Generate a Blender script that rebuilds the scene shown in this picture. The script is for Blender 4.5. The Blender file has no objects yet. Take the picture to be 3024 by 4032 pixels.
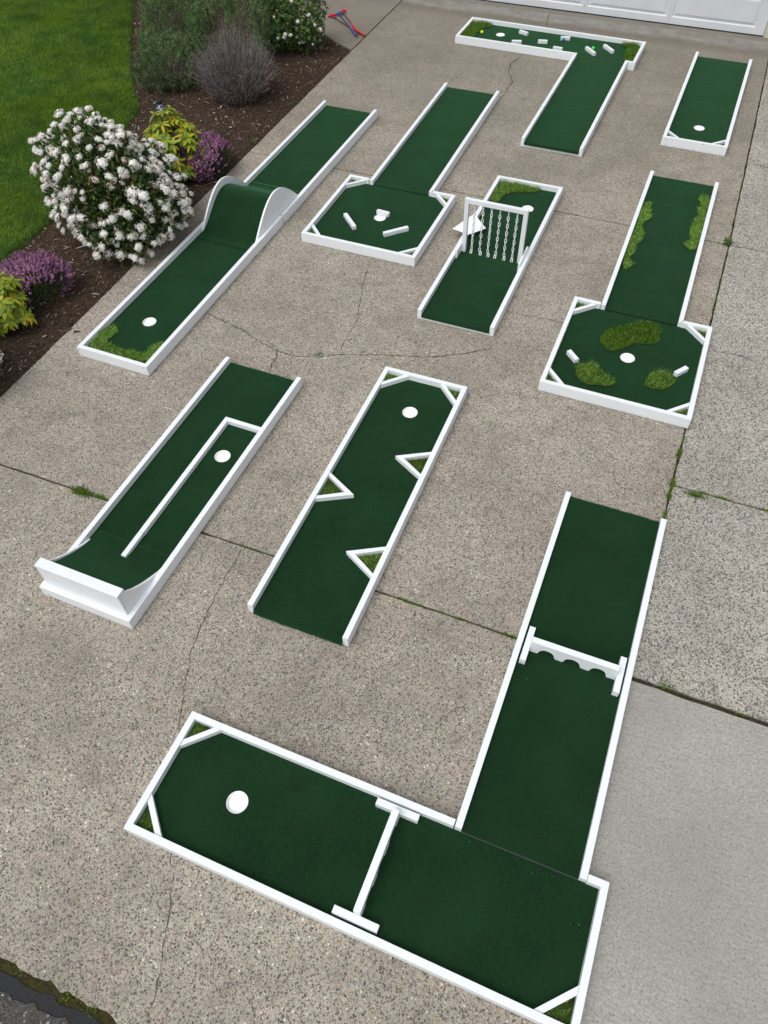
import bpy, bmesh, math, random
import numpy as np
from mathutils import Vector, Matrix

random.seed(7)
RNG = np.random.default_rng(7)
R = math.radians
SC = bpy.context.scene
COL = SC.collection

# ------------------------------------------------------------------ camera
CAM_H = 4.2752
PITCH, ROLL, YAW = R(52.2265), R(-1.5078), R(23.15)
cd = bpy.data.cameras.new('camera')
cam = bpy.data.objects.new('camera', cd)
COL.objects.link(cam)
cd.sensor_fit = 'VERTICAL'
cd.sensor_height = 24.0
cd.lens = 2976.81 / 4032 * 24.0
cd.clip_start = 0.05
cd.clip_end = 400
_f = Vector((0, math.cos(PITCH), -math.sin(PITCH)))
_r = Vector((1, 0, 0))
_u = _r.cross(_f)
_r2 = math.cos(ROLL) * _r + math.sin(ROLL) * _u
_u2 = -math.sin(ROLL) * _r + math.cos(ROLL) * _u
_m = Matrix((( _r2.x, _u2.x, -_f.x), (_r2.y, _u2.y, -_f.y), (_r2.z, _u2.z, -_f.z)))
cam.matrix_world = Matrix.Translation((0, 0, CAM_H)) @ (Matrix.Rotation(YAW, 3, 'Z') @ _m).to_4x4()
SC.camera = cam

# ------------------------------------------------------------------ sky, sun, exposure
SUN_EL, SUN_AZ = R(62), R(200)          # azimuth counted clockwise from +Y
w = bpy.data.worlds.new('World')
SC.world = w
w.use_nodes = True
nt = w.node_tree
nt.nodes.clear()
sky = nt.nodes.new('ShaderNodeTexSky')
sky.sky_type = 'NISHITA'
sky.sun_disc = False
sky.sun_elevation = SUN_EL
sky.sun_rotation = SUN_AZ
sky.air_density = 1.0
sky.dust_density = 4.0
sky.ozone_density = 1.0
hs = nt.nodes.new('ShaderNodeHueSaturation')       # overcast: most of the blue is gone
hs.inputs['Saturation'].default_value = 0.22
bg = nt.nodes.new('ShaderNodeBackground')
bg.inputs['Strength'].default_value = 0.142
out = nt.nodes.new('ShaderNodeOutputWorld')
nt.links.new(sky.outputs[0], hs.inputs['Color'])
nt.links.new(hs.outputs[0], bg.inputs['Color'])
nt.links.new(bg.outputs[0], out.inputs['Surface'])
sd = bpy.data.lights.new('sun', 'SUN')
sd.energy = 0.9
sd.angle = R(40)
sd.color = (1.0, 0.985, 0.96)
sun = bpy.data.objects.new('sun', sd)
COL.objects.link(sun)
_sd = Vector((math.sin(SUN_AZ) * math.cos(SUN_EL), math.cos(SUN_AZ) * math.cos(SUN_EL), math.sin(SUN_EL)))
sun.rotation_euler = _sd.to_track_quat('Z', 'Y').to_euler()
sun.location = (0, 0, 12)
SC.view_settings.view_transform = 'Standard'
SC.view_settings.look = 'None'
SC.view_settings.gamma = 1.0
SC.view_settings.exposure = 0.14
SC.view_settings.use_curve_mapping = False

# ------------------------------------------------------------------ helpers
def tag(o, label=None, cat=None, group=None, kind=None):
    if label: o['label'] = label
    if cat: o['category'] = cat
    if group: o['group'] = group
    if kind: o['kind'] = kind
    return o

def empty(name, loc, rz=0.0, label=None, cat=None, group=None):
    o = bpy.data.objects.new(name, None)
    o.empty_display_size = 0.1
    COL.objects.link(o)
    o.location = loc
    o.rotation_euler = (0, 0, rz)
    return tag(o, label, cat, group)

def link_mesh(name, me, mats, parent=None, smooth=False):
    if not isinstance(mats, (list, tuple)): mats = [mats]
    for m in mats: me.materials.append(m)
    o = bpy.data.objects.new(name, me)
    COL.objects.link(o)
    if parent: o.parent = parent
    if smooth:
        me.polygons.foreach_set('use_smooth', [True] * len(me.polygons))
    return o

def from_bm(name, bm, mats, parent=None, smooth=False, bevel=0.0, seg=2):
    if bevel > 0:
        es = [e for e in bm.edges if len(e.link_faces) == 2 and e.calc_face_angle(0) > 0.6]
        bmesh.ops.bevel(bm, geom=es, offset=bevel, segments=seg, affect='EDGES', clamp_overlap=True)
    bmesh.ops.recalc_face_normals(bm, faces=bm.faces[:])
    me = bpy.data.meshes.new(name)
    bm.to_mesh(me)
    bm.free()
    return link_mesh(name, me, mats, parent, smooth)

def np_mesh(name, verts, tris, mats, parent=None, smooth=False, mat_idx=None):
    verts = np.asarray(verts, np.float32).reshape(-1, 3)
    tris = np.asarray(tris, np.int32)
    k = tris.shape[1]
    me = bpy.data.meshes.new(name)
    me.vertices.add(len(verts))
    me.vertices.foreach_set('co', verts.ravel())
    me.loops.add(tris.size)
    me.loops.foreach_set('vertex_index', tris.ravel())
    me.polygons.add(len(tris))
    me.polygons.foreach_set('loop_start', np.arange(0, tris.size, k, dtype=np.int32))
    me.polygons.foreach_set('loop_total', np.full(len(tris), k, np.int32))
    if mat_idx is not None:
        me.polygons.foreach_set('material_index', np.asarray(mat_idx, np.int32))
    me.update(calc_edges=True)
    me.validate()
    return link_mesh(name, me, mats, parent, smooth)

def prism(bm, plan, z0, z1):
    """extrude a plan polygon [(x,y)..] from z0 to z1"""
    lo = [bm.verts.new((x, y, z0)) for x, y in plan]
    hi = [bm.verts.new((x, y, z1)) for x, y in plan]
    n = len(plan)
    bm.faces.new(lo[::-1]); bm.faces.new(hi)
    for i in range(n):
        bm.faces.new((lo[i], lo[(i + 1) % n], hi[(i + 1) % n], hi[i]))

def box(bm, x0, x1, y0, y1, z0, z1):
    prism(bm, [(x0, y0), (x1, y0), (x1, y1), (x0, y1)], z0, z1)

def sideprism(bm, prof, x0, x1):
    """extrude a profile [(y,z)..] from x0 to x1"""
    a = [bm.verts.new((x0, y, z)) for y, z in prof]
    b = [bm.verts.new((x1, y, z)) for y, z in prof]
    n = len(prof)
    bm.faces.new(a[::-1]); bm.faces.new(b)
    for i in range(n):
        bm.faces.new((a[i], a[(i + 1) % n], b[(i + 1) % n], b[i]))

def tube(bm, pts, rad, n=8, cap=True):
    pts = [Vector(p) for p in pts]
    if not isinstance(rad, (list, tuple)): rad = [rad] * len(pts)
    rings = []
    for i, p in enumerate(pts):
        d = (pts[min(i + 1, len(pts) - 1)] - pts[max(i - 1, 0)]).normalized()
        a = d.orthogonal().normalized() if i == 0 else (rings_a - d * rings_a.dot(d)).normalized()
        rings_a = a
        b = d.cross(a)
        rings.append([bm.verts.new(p + rad[i] * (math.cos(2 * math.pi * k / n) * a + math.sin(2 * math.pi * k / n) * b)) for k in range(n)])
    for r0, r1 in zip(rings, rings[1:]):
        for k in range(n):
            bm.faces.new((r0[k], r0[(k + 1) % n], r1[(k + 1) % n], r1[k]))
    if cap:
        bm.faces.new(rings[0][::-1]); bm.faces.new(rings[-1])

def chaikin(pts, it=2):
    for _ in range(it):
        q = []
        for i in range(len(pts)):
            a, b = pts[i], pts[(i + 1) % len(pts)]
            q += [(.75 * a[0] + .25 * b[0], .75 * a[1] + .25 * b[1]), (.25 * a[0] + .75 * b[0], .25 * a[1] + .75 * b[1])]
        pts = q
    return pts

def inside(px, py, poly):
    px = np.asarray(px); py = np.asarray(py)
    r = np.zeros(px.shape, bool)
    n = len(poly)
    for i in range(n):
        x0, y0 = poly[i]; x1, y1 = poly[(i + 1) % n]
        c = (y0 > py) != (y1 > py)
        with np.errstate(divide='ignore', invalid='ignore'):
            xi = (x1 - x0) * (py - y0) / (y1 - y0 + 1e-12) + x0
        r ^= c & (px < xi)
    return r

def poly_dist(px, py, poly):
    d = np.full(np.shape(px), 1e9)
    n = len(poly)
    for i in range(n):
        x0, y0 = poly[i]; x1, y1 = poly[(i + 1) % n]
        dx, dy = x1 - x0, y1 - y0
        t = np.clip(((px - x0) * dx + (py - y0) * dy) / (dx * dx + dy * dy + 1e-12), 0, 1)
        d = np.minimum(d, np.hypot(px - x0 - t * dx, py - y0 - t * dy))
    return d

def scatter(poly, n):
    """n random points in a polygon"""
    xs = [p[0] for p in poly]; ys = [p[1] for p in poly]
    out = np.zeros((0, 2))
    while len(out) < n:
        q = RNG.uniform((min(xs), min(ys)), (max(xs), max(ys)), (max(n, 256), 2))
        out = np.vstack([out, q[inside(q[:, 0], q[:, 1], poly)]])
    return out[:n]

def vnoise(p, scale, seed=0):
    """cheap smooth noise in [-1,1] from summed sines"""
    rg = np.random.default_rng(seed)
    p = np.asarray(p)
    s = np.zeros(len(p))
    for k in range(7):
        d = rg.normal(size=p.shape[1]); d /= np.linalg.norm(d)
        s += np.sin(p @ d * scale * rg.uniform(.6, 1.9) + rg.uniform(0, 6.28))
    return s / 4.0

def norm(a):
    return a / (np.linalg.norm(a, axis=-1, keepdims=True) + 1e-9)

def leaves(P, D, N, L, Wd, rows=2, fold=.25, droop=0.0):
    """batch of leaf blades. P base, D direction, N rough normal, L length, Wd width -> verts, tris"""
    P = np.asarray(P, float); n = len(P)
    D = norm(np.asarray(D, float))
    S = norm(np.cross(D, np.asarray(N, float) + 1e-4))
    U = np.cross(S, D)
    L = np.broadcast_to(np.asarray(L, float), (n,))[:, None]
    Wd = np.broadcast_to(np.asarray(Wd, float), (n,))[:, None]
    dr = np.broadcast_to(np.asarray(droop, float), (n,))[:, None]
    def mid(t): return P + D * L * t - U * L * dr * t * t
    if rows == 1:
        m = mid(.5)
        V = np.stack([P, m + S * Wd * .5 + U * Wd * fold, mid(1.0), m - S * Wd * .5 + U * Wd * fold], 1)
        T = np.array([[0, 1, 2], [0, 2, 3]])
    else:
        V = [P]
        for t, wf in ((.33, .46), (.7, .40)):
            m = mid(t)
            V += [m, m + S * Wd * wf + U * Wd * fold, m - S * Wd * wf + U * Wd * fold]
        V.append(mid(1.0))
        V = np.stack(V, 1)
        T = np.array([[0, 2, 1], [0, 1, 3], [1, 2, 5], [1, 5, 4], [1, 4, 6], [1, 6, 3], [4, 5, 7], [4, 7, 6]])
    k = V.shape[1]
    F = (T[None] + (np.arange(n) * k)[:, None, None]).reshape(-1, 3)
    return V.reshape(-1, 3), F

def blades(P, D, L, Wd, N=None):
    """single triangle blades"""
    P = np.asarray(P, float); n = len(P)
    D = norm(np.asarray(D, float))
    if N is None:
        a = RNG.uniform(0, 6.28, n); N = np.stack([np.cos(a), np.sin(a), np.zeros(n)], 1)
    S = norm(np.cross(D, N))
    L = np.broadcast_to(np.asarray(L, float), (n,))[:, None]
    Wd = np.broadcast_to(np.asarray(Wd, float), (n,))[:, None]
    V = np.stack([P - S * Wd / 2, P + S * Wd / 2, P + D * L], 1).reshape(-1, 3)
    return V, np.arange(n * 3).reshape(-1, 3)

class Acc:
    def __init__(s): s.v, s.f, s.m, s.n = [], [], [], 0
    def add(s, vf, mi=0):
        v, f = vf
        s.v.append(v); s.f.append(f + s.n); s.m.append(np.full(len(f), mi)); s.n += len(v)
    def build(s, name, mats, parent=None, smooth=False):
        return np_mesh(name, np.vstack(s.v), np.vstack(s.f), mats, parent, smooth, np.concatenate(s.m))

_c, _s = math.cos(YAW), math.sin(YAW)
def sv(x, y):
    """survey coordinates (camera heading = +Y) -> scene coordinates (driveway = XY)"""
    return (_c * x - _s * y, _s * x + _c * y)

# ------------------------------------------------------------------ materials
class M:
    def __init__(s, name, rough=.6, spec=.3):
        s.m = bpy.data.materials.new(name)
        s.m.use_nodes = True
        s.t = s.m.node_tree
        s.b = s.t.nodes['Principled BSDF']
        s.b.inputs['Roughness'].default_value = rough
        s.b.inputs['Specular IOR Level'].default_value = spec
        s.co = None
    def n(s, typ, **kw):
        x = s.t.nodes.new(typ)
        for k, v in kw.items(): setattr(x, k, v)
        return x
    def l(s, a, b): s.t.links.new(a, b)
    def coord(s):
        if s.co is None: s.co = s.n('ShaderNodeTexCoord').outputs['Object']
        return s.co
    def noise(s, scale, detail=3, rough=.55, vec=None):
        x = s.n('ShaderNodeTexNoise')
        x.inputs['Scale'].default_value = scale
        x.inputs['Detail'].default_value = detail
        x.inputs['Roughness'].default_value = rough
        s.l(vec if vec is not None else s.coord(), x.inputs['Vector'])
        return x
    def vor(s, scale, feature='F1'):
        x = s.n('ShaderNodeTexVoronoi', feature=feature)
        x.inputs['Scale'].default_value = scale
        s.l(s.coord(), x.inputs['Vector'])
        return x
    def ramp(s, fac, stops, interp='LINEAR'):
        x = s.n('ShaderNodeValToRGB')
        x.color_ramp.interpolation = interp
        e = x.color_ramp.elements
        while len(e) < len(stops): e.new(.5)
        for i, (p, c) in enumerate(stops):
            e[i].position = p
            e[i].color = (*c, 1) if len(c) == 3 else c
        s.l(fac, x.inputs[0])
        return x.outputs[0]
    def mix(s, fac, a, b, mode='MIX'):
        x = s.n('ShaderNodeMix', data_type='RGBA', blend_type=mode)
        for i, v in ((0, fac), (6, a), (7, b)):
            if isinstance(v, (int, float)): x.inputs[i].default_value = v
            elif isinstance(v, tuple): x.inputs[i].default_value = (*v, 1)
            else: s.l(v, x.inputs[i])
        return x.outputs[2]
    def math(s, op, a, b=0.0, c=None, clamp=False):
        x = s.n('ShaderNodeMath', operation=op)
        x.use_clamp = clamp
        for i, v in enumerate((a, b, c)):
            if v is None: continue
            if isinstance(v, (int, float)): x.inputs[i].default_value = v
            else: s.l(v, x.inputs[i])
        return x.outputs[0]
    def sstep(s, v, a, b):
        x = s.n('ShaderNodeMapRange', interpolation_type='SMOOTHSTEP')
        x.inputs[1].default_value = a; x.inputs[2].default_value = b
        s.l(v, x.inputs[0])
        return x.outputs[0]
    def col(s, c):
        if isinstance(c, tuple): s.b.inputs['Base Color'].default_value = (*c, 1)
        else: s.l(c, s.b.inputs['Base Color'])
        return s
    def bump(s, h, strength=.3, dist=.003):
        x = s.n('ShaderNodeBump')
        x.inputs['Strength'].default_value = strength
        x.inputs['Distance'].default_value = dist
        s.l(h, x.inputs['Height'])
        s.l(x.outputs[0], s.b.inputs['Normal'])
        return s
    def island(s):
        return s.n('ShaderNodeNewGeometry').outputs['Random Per Island']
    def translucent(s, color, fac):
        tr = s.n('ShaderNodeBsdfTranslucent')
        if isinstance(color, tuple): tr.inputs['Color'].default_value = (*color, 1)
        else: s.l(color, tr.inputs['Color'])
        mx = s.n('ShaderNodeMixShader')
        mx.inputs[0].default_value = fac
        s.l(s.b.outputs[0], mx.inputs[1]); s.l(tr.outputs[0], mx.inputs[2])
        o = [x for x in s.t.nodes if x.type == 'OUTPUT_MATERIAL'][0]
        s.l(mx.outputs[0], o.inputs['Surface'])
        return s

def simple(name, c, rough=.6, spec=.3, var=.12, scale=30):
    m = M(name, rough, spec)
    n = m.noise(scale)
    m.col(m.ramp(n.outputs[0], [(.3, tuple(x * (1 - var) for x in c)), (.7, tuple(min(1, x * (1 + var)) for x in c))]))
    return m.m

def leafmat(name, stops, rough=.5, spec=.35, tr=.2, clump=0, amt=.5):
    """colour varies from leaf to leaf, and from sprig to sprig when clump (a scale) is given"""
    m = M(name, rough, spec)
    c = m.ramp(m.island(), stops)
    if clump:
        nz = m.noise(clump, 3, .6)
        k = m.ramp(nz.outputs[0], [(.34, (1 - amt,) * 3), (.5, (1, 1, 1)), (.66, (1 + amt * 1.6, 1 + amt * 1.6, 1 + amt * 1.2))])
        c = m.mix(1.0, c, k, 'MULTIPLY')
    m.col(c)
    if tr: m.translucent(c, tr)
    return m.m

# painted wood
m = M('white_painted_wood', .42, .4)
g = m.noise(9, 4); g2 = m.noise(160, 2)
mp = m.n('ShaderNodeMapping'); mp.inputs['Scale'].default_value = (14, 14, 60); m.l(m.coord(), mp.inputs[0])
gr = m.noise(3, 4, .6, mp.outputs[0])
c = m.ramp(g.outputs[0], [(.25, (.765, .80, .825)), (.75, (.80, .835, .86))])
sp = m.vor(38)
spot = m.math('LESS_THAN', sp.outputs['Distance'], .035)
c = m.mix(m.math('MULTIPLY', spot, .35), c, (.35, .33, .30))
sz = m.n('ShaderNodeSeparateXYZ'); m.l(m.coord(), sz.inputs[0])
low = m.math('MULTIPLY', m.sstep(sz.outputs[2], .030, .002), m.ramp(m.noise(22, 4, .7).outputs[0], [(.42, (0, 0, 0)), (.7, (.5, .5, .5))]))
c = m.mix(low, c, (.30, .27, .22))
scf = m.noise(34, 5, .75)
c = m.mix(m.ramp(scf.outputs[0], [(.62, (0, 0, 0)), (.78, (.30, .30, .30))]), c, (.52, .50, .46))
m.col(c)
h = m.math('ADD', m.math('MULTIPLY', gr.outputs[0], .7), m.math('MULTIPLY', g2.outputs[0], .3))
m.bump(h, .22, .002)
WHITE = m.m
WHITE_PLASTIC = simple('white_plastic', (.84, .85, .86), .3, .4, .02, 12)
SCREW = simple('dark_screw', (.08, .08, .085), .5, .5)
METAL = M('dull_metal', .45, .5).col((.30, .31, .32)); METAL.b.inputs['Metallic'].default_value = .7; METAL = METAL.m

# green carpet
def carpet_mat(name, base):
    m = M(name, .95, .08)
    n1 = m.noise(150, 3, .75); n2 = m.noise(2.6, 4, .6); n3 = m.noise(60, 3, .6)
    dark = tuple(x * .35 for x in base); light = tuple(x * 1.75 for x in base)
    c = m.ramp(n1.outputs[0], [(.32, dark), (.5, base), (.70, light)])
    c = m.mix(m.ramp(n2.outputs[0], [(.38, (0, 0, 0)), (.66, (.6, .6, .6))]), c, tuple(x * 1.5 for x in base))
    c = m.mix(m.ramp(n3.outputs[0], [(.45, (0, 0, 0)), (.75, (.3, .3, .3))]), c, tuple(x * .7 for x in base))
    m.col(c)
    m.b.inputs['Sheen Weight'].default_value = .42
    m.b.inputs['Sheen Roughness'].default_value = .45
    m.b.inputs['Sheen Tint'].default_value = (.20, .60, .28, 1)
    mp = m.n('ShaderNodeMapping'); mp.inputs['Scale'].default_value = (1.2, 9, 1); m.l(m.coord(), mp.inputs[0])
    wr = m.noise(1.6, 3, .5, mp.outputs[0])
    h = m.math('ADD', m.math('MULTIPLY', n1.outputs[0], .22), m.math('MULTIPLY', wr.outputs[0], .35))
    m.bump(h, .5, .018)
    lint = m.vor(9)
    sp = m.math('MULTIPLY', m.math('LESS_THAN', lint.outputs['Distance'], .022), .55)
    m.col(m.mix(sp, c, (.30, .32, .28)))
    return m.m
CARPET = carpet_mat('green_putting_carpet', (.0070, .0265, .0100))

# exposed aggregate concrete
def aggregate(name, stones, matrix, s1=78, s2=150, edge=.42, bandy=False, stain=1.0):
    m = M(name, .85, .2)
    dn = m.noise(22, 2)
    wob = m.n('ShaderNodeVectorMath', operation='MULTIPLY_ADD')
    m.l(dn.outputs['Color'], wob.inputs[0]); wob.inputs[1].default_value = (.012,) * 3; m.l(m.coord(), wob.inputs[2])
    def v(scale, off):
        x = m.n('ShaderNodeTexVoronoi', feature='F1')
        x.inputs['Scale'].default_value = scale
        m.l(wob.outputs[0], x.inputs['Vector'])
        return x
    a, b = v(s1, 0), v(s2, 3)
    sa = m.n('ShaderNodeSeparateColor'); m.l(a.outputs['Color'], sa.inputs[0])
    sb = m.n('ShaderNodeSeparateColor'); m.l(b.outputs['Color'], sb.inputs[0])
    ca = m.ramp(sa.outputs[0], stones, 'CONSTANT')
    cb = m.ramp(sb.outputs[0], stones, 'CONSTANT')
    # every second big cell holds a big stone, the rest is packed with small ones
    big = m.math('GREATER_THAN', sa.outputs[1], .30)
    ma = m.math('MULTIPLY', big, m.sstep(a.outputs['Distance'], edge + .05, edge - .05))
    mb = m.sstep(b.outputs['Distance'], edge + .10, edge - .10)
    c = m.mix(mb, matrix, cb)
    c = m.mix(ma, c, ca)
    big_n = m.noise(.9, 5, .6); mid_n = m.noise(5, 4, .65)
    c = m.mix(m.ramp(big_n.outputs[0], [(.35, (.36 * stain,) * 3), (.60, (0, 0, 0))]), c, (.115, .10, .082))
    c = m.mix(m.ramp(mid_n.outputs[0], [(.48, (0, 0, 0)), (.80, (.46 * stain,) * 3)]), c, (.13, .115, .095))
    sep = m.n('ShaderNodeSeparateXYZ'); m.l(m.coord(), sep.inputs[0])
    if bandy:
        # slabs get darker and browner towards the house, with stained and smooth pale bands
        yy = m.math('ADD', sep.outputs[1], m.math('MULTIPLY', m.math('SUBTRACT', mid_n.outputs[0], .5), 1.2))
        c = m.mix(m.math('MULTIPLY', m.sstep(yy, 5.5, 11.8), .50), c, (.165, .150, .118))
        y2 = m.math('ADD', sep.outputs[1], m.math('MULTIPLY', m.math('SUBTRACT', big_n.outputs[0], .5), .30))
        c = m.mix(m.math('MULTIPLY', m.sstep(y2, 11.72, 12.0), .5), c, (.125, .112, .09))
        band = m.sstep(y2, 12.0, 12.16)
        pale = m.mix(m.ramp(mid_n.outputs[0], [(.35, (0, 0, 0)), (.7, (1, 1, 1))]), (.285, .275, .25), (.19, .175, .15))
        c = m.mix(m.math('MULTIPLY', band, .95), c, pale)
        c = m.mix(m.math('MULTIPLY', m.sstep(sep.outputs[1], 12.385, 12.40), .55), c, (.17, .155, .12))
    m.col(c)
    hh = m.math('MAXIMUM', m.math('MULTIPLY', ma, m.math('SUBTRACT', 1.0, a.outputs['Distance'])),
                m.math('MULTIPLY', mb, m.math('SUBTRACT', .8, b.outputs['Distance'])))
    m.bump(hh, .45, .004)
    return m.m
ST_BROWN = [(0, (0.079, 0.079, 0.074)), (.09, (0.192, 0.162, 0.123)), (.22, (0.358, 0.320, 0.253)), (.36, (0.136, 0.121, 0.096)), (.50, (0.444, 0.396, 0.314)),
            (.64, (0.240, 0.237, 0.214)), (.74, (0.322, 0.249, 0.170)), (.82, (0.491, 0.451, 0.368)), (.92, (0.145, 0.162, 0.162)), (.976, (0.694, 0.664, 0.571))]
ST_LIGHT = [(0, (.10, .098, .09)), (.12, (.19, .178, .152)), (.26, (.39, .372, .33)), (.42, (.14, .135, .12)), (.54, (.30, .285, .25)),
            (.66, (.21, .20, .18)), (.78, (.44, .425, .38)), (.90, (.31, .265, .20)), (.95, (.12, .135, .15)), (.98, (.60, .58, .55))]
AGG = aggregate('exposed_aggregate_concrete', ST_BROWN, (.400, .365, .312), 78, 130, .47, bandy=True)
AGG_LIGHT = aggregate('pale_aggregate_concrete', ST_LIGHT, (.50, .475, .41), 70, 118, .50, stain=.8)
m = M('brushed_concrete', .85, .2)
n1 = m.noise(1.1, 5, .6); n2 = m.noise(75, 6, .85); n3 = m.noise(30, 4, .7)
mp = m.n('ShaderNodeMapping'); mp.inputs['Scale'].default_value = (3, 60, 1); mp.inputs['Rotation'].default_value = (0, 0, R(4)); m.l(m.coord(), mp.inputs[0])
st = m.noise(2.2, 4, .65, mp.outputs[0])
c = m.ramp(n2.outputs[0], [(.36, (.10, .095, .085)), (.455, (.365, .352, .322)), (.56, (.445, .433, .398)), (.68, (.60, .585, .545))])
c = m.mix(m.ramp(n1.outputs[0], [(.35, (.45, .45, .45)), (.65, (0, 0, 0))]), c, (.22, .205, .185))
c = m.mix(m.ramp(n3.outputs[0], [(.40, (.25, .25, .25)), (.62, (0, 0, 0))]), c, (.22, .21, .19))
c = m.mix(m.ramp(st.outputs[0], [(.48, (0, 0, 0)), (.75, (.45, .45, .45))]), c, (.20, .188, .165))
fl = m.vor(48)
c = m.mix(m.math('MULTIPLY', m.math('LESS_THAN', fl.outputs['Distance'], .17), .55), c, (.12, .112, .098))
m.col(c); m.bump(n2.outputs[0], .3, .003)
SMOOTH = m.m
m = M('old_path_concrete', .85, .2)
n1 = m.noise(1.6, 5, .6); n2 = m.noise(240, 3, .7); n3 = m.noise(3.2, 3, .6)
c = m.ramp(n2.outputs[0], [(.3, (.15, .135, .11)), (.5, (.225, .205, .17)), (.72, (.29, .265, .225))])
c = m.mix(m.ramp(n1.outputs[0], [(.4, (.5, .5, .5)), (.65, (0, 0, 0))]), c, (.15, .135, .11))
c = m.mix(m.ramp(n3.outputs[0], [(.62, (0, 0, 0)), (.78, (.5, .5, .5))]), c, (.30, .20, .10))
m.col(c); m.bump(n2.outputs[0], .3, .003)
PATH = m.m
SOIL_JOINT = simple('joint_soil', (.045, .036, .025), .95, .1, .5, 60)
CRACK = simple('crack_dirt', (.085, .073, .058), .95, .1, .4, 90)
m = M('asphalt', .9, .2)
n2 = m.vor(120); n3 = m.noise(3, 4)
sx = m.n('ShaderNodeSeparateColor'); m.l(n2.outputs['Color'], sx.inputs[0])
c = m.ramp(sx.outputs[0], [(0, (.045, .045, .047)), (.35, (.075, .072, .068)), (.7, (.105, .098, .09)), (.93, (.14, .14, .14)), (.98, (.34, .33, .32))], 'CONSTANT')
c = m.mix(m.ramp(n3.outputs[0], [(.4, (.5, .5, .5)), (.6, (0, 0, 0))]), c, (.075, .07, .062))
m.col(c); m.bump(n2.outputs['Distance'], .6, .006)
ASPHALT = m.m
m = M('tar_joint', .8, .3)
n2 = m.noise(120, 4, .7)
m.col(m.ramp(n2.outputs[0], [(.35, (.012, .013, .015)), (.65, (.035, .036, .038)), (.8, (.08, .08, .08))]))
m.bump(n2.outputs[0], .6, .006)
TAR = m.m
m = M('moss_soil', .95, .1)
n2 = m.noise(45, 4, .7); n3 = m.noise(160, 3, .7)
c = m.ramp(n2.outputs[0], [(.35, (.035, .028, .014)), (.55, (.055, .050, .018)), (.72, (.066, .070, .022))])
c = m.mix(m.ramp(n3.outputs[0], [(.5, (0, 0, 0)), (.7, (.7, .7, .7))]), c, (.025, .02, .014))
m.col(c); m.bump(n3.outputs[0], .8, .01)
MOSS_SOIL = m.m
m = M('bed_soil', .95, .1)
n2 = m.noise(28, 5, .7); n3 = m.vor(70)
c = m.ramp(n2.outputs[0], [(.3, (.034, .023, .016)), (.55, (.070, .049, .035)), (.75, (.115, .083, .060))])
m.col(c); m.bump(n3.outputs['Distance'], .9, .02)
BED = m.m
m = M('lawn_thatch', .95, .1)
n2 = m.noise(60, 4, .7)
m.col(m.ramp(n2.outputs[0], [(.3, (.030, .065, .010)), (.7, (.065, .115, .018))]))
LAWN = m.m
# grass blades: colour drifts across the lawn as well as from blade to blade
m = M('lawn_blades', .6, .25)
n1 = m.noise(.9, 4, .6)
isl = m.island()
c = m.ramp(isl, [(0, (.072, .175, .020)), (.35, (.115, .245, .032)), (.7, (.165, .32, .046)), (.93, (.25, .39, .075)), (1, (.34, .37, .14))])
c = m.mix(m.ramp(n1.outputs[0], [(.42, (.0, .0, .0)), (.62, (.75, .75, .75))]), c, (.21, .33, .024))
n4 = m.noise(3.5, 4, .65)
c = m.mix(m.ramp(n4.outputs[0], [(.36, (.7, .7, .7)), (.55, (0, 0, 0))]), c, (.045, .135, .022))
m.col(c); m.translucent(c, .3)
GRASS = m.m

def turfmat(name, lo, mid_, hi, tan):
    return leafmat(name, [(0, lo), (.4, mid_), (.82, hi), (.90, tan), (1, hi)], .55, .3, .25, 42, .55)
TURF_LIGHT = turfmat('light_turf_blades', (.12, .27, .036), (.19, .38, .062), (.28, .48, .105), (.38, .40, .18))
TURF_MID = turfmat('mid_turf_blades', (.095, .205, .026), (.15, .29, .044), (.215, .38, .075), (.30, .30, .11))
TURF_DARK = turfmat('olive_turf_blades', (.060, .140, .010), (.10, .205, .018), (.145, .28, .034), (.17, .20, .05))
BACKING = simple('turf_backing', (.045, .075, .018), .9, .1)
CHIPS = leafmat('mulch_chips', [(0, (.030, .019, .014)), (.45, (.082, .052, .037)), (.74, (.155, .100, .070)), (.90, (.23, .175, .13)), (.972, (.46, .40, .33)), (1, (.55, .50, .43))], .9, .15, 0)
DOOR = M('white_door_paint', .45, .35); DOOR.col(DOOR.ramp(DOOR.noise(4, 3).outputs[0], [(.3, (.62, .65, .68)), (.7, (.67, .70, .73))])); DOOR.bump(DOOR.noise(180, 2).outputs[0], .08, .002); DOOR = DOOR.m
RUBBER = simple('black_rubber', (.02, .022, .026), .6, .3)
SEAM = simple('grey_carpet_backing', (.055, .056, .06), .8, .2)
TRIM = simple('cream_trim_paint', (.55, .53, .47), .6, .3, .15, 20)
SIDING = simple('house_siding', (.50, .49, .46), .7, .25, .08, 10)
ROOF = simple('roof_shingle', (.08, .078, .075), .9, .2, .3, 50)

# ------------------------------------------------------------------ the ground
def sheet(name, plan, z0, z1, mat, kind='structure'):
    bm = bmesh.new()
    prism(bm, plan, z0, z1)
    return tag(from_bm(name, bm, mat), kind=kind)

bm = bmesh.new()
for q in ((-60, -40), (60, -40), (60, 80), (-60, 80)): bm.verts.new((*q, -.13))
bm.faces.new(bm.verts[:])
tag(from_bm('ground', bm, LAWN), kind='structure')

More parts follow.
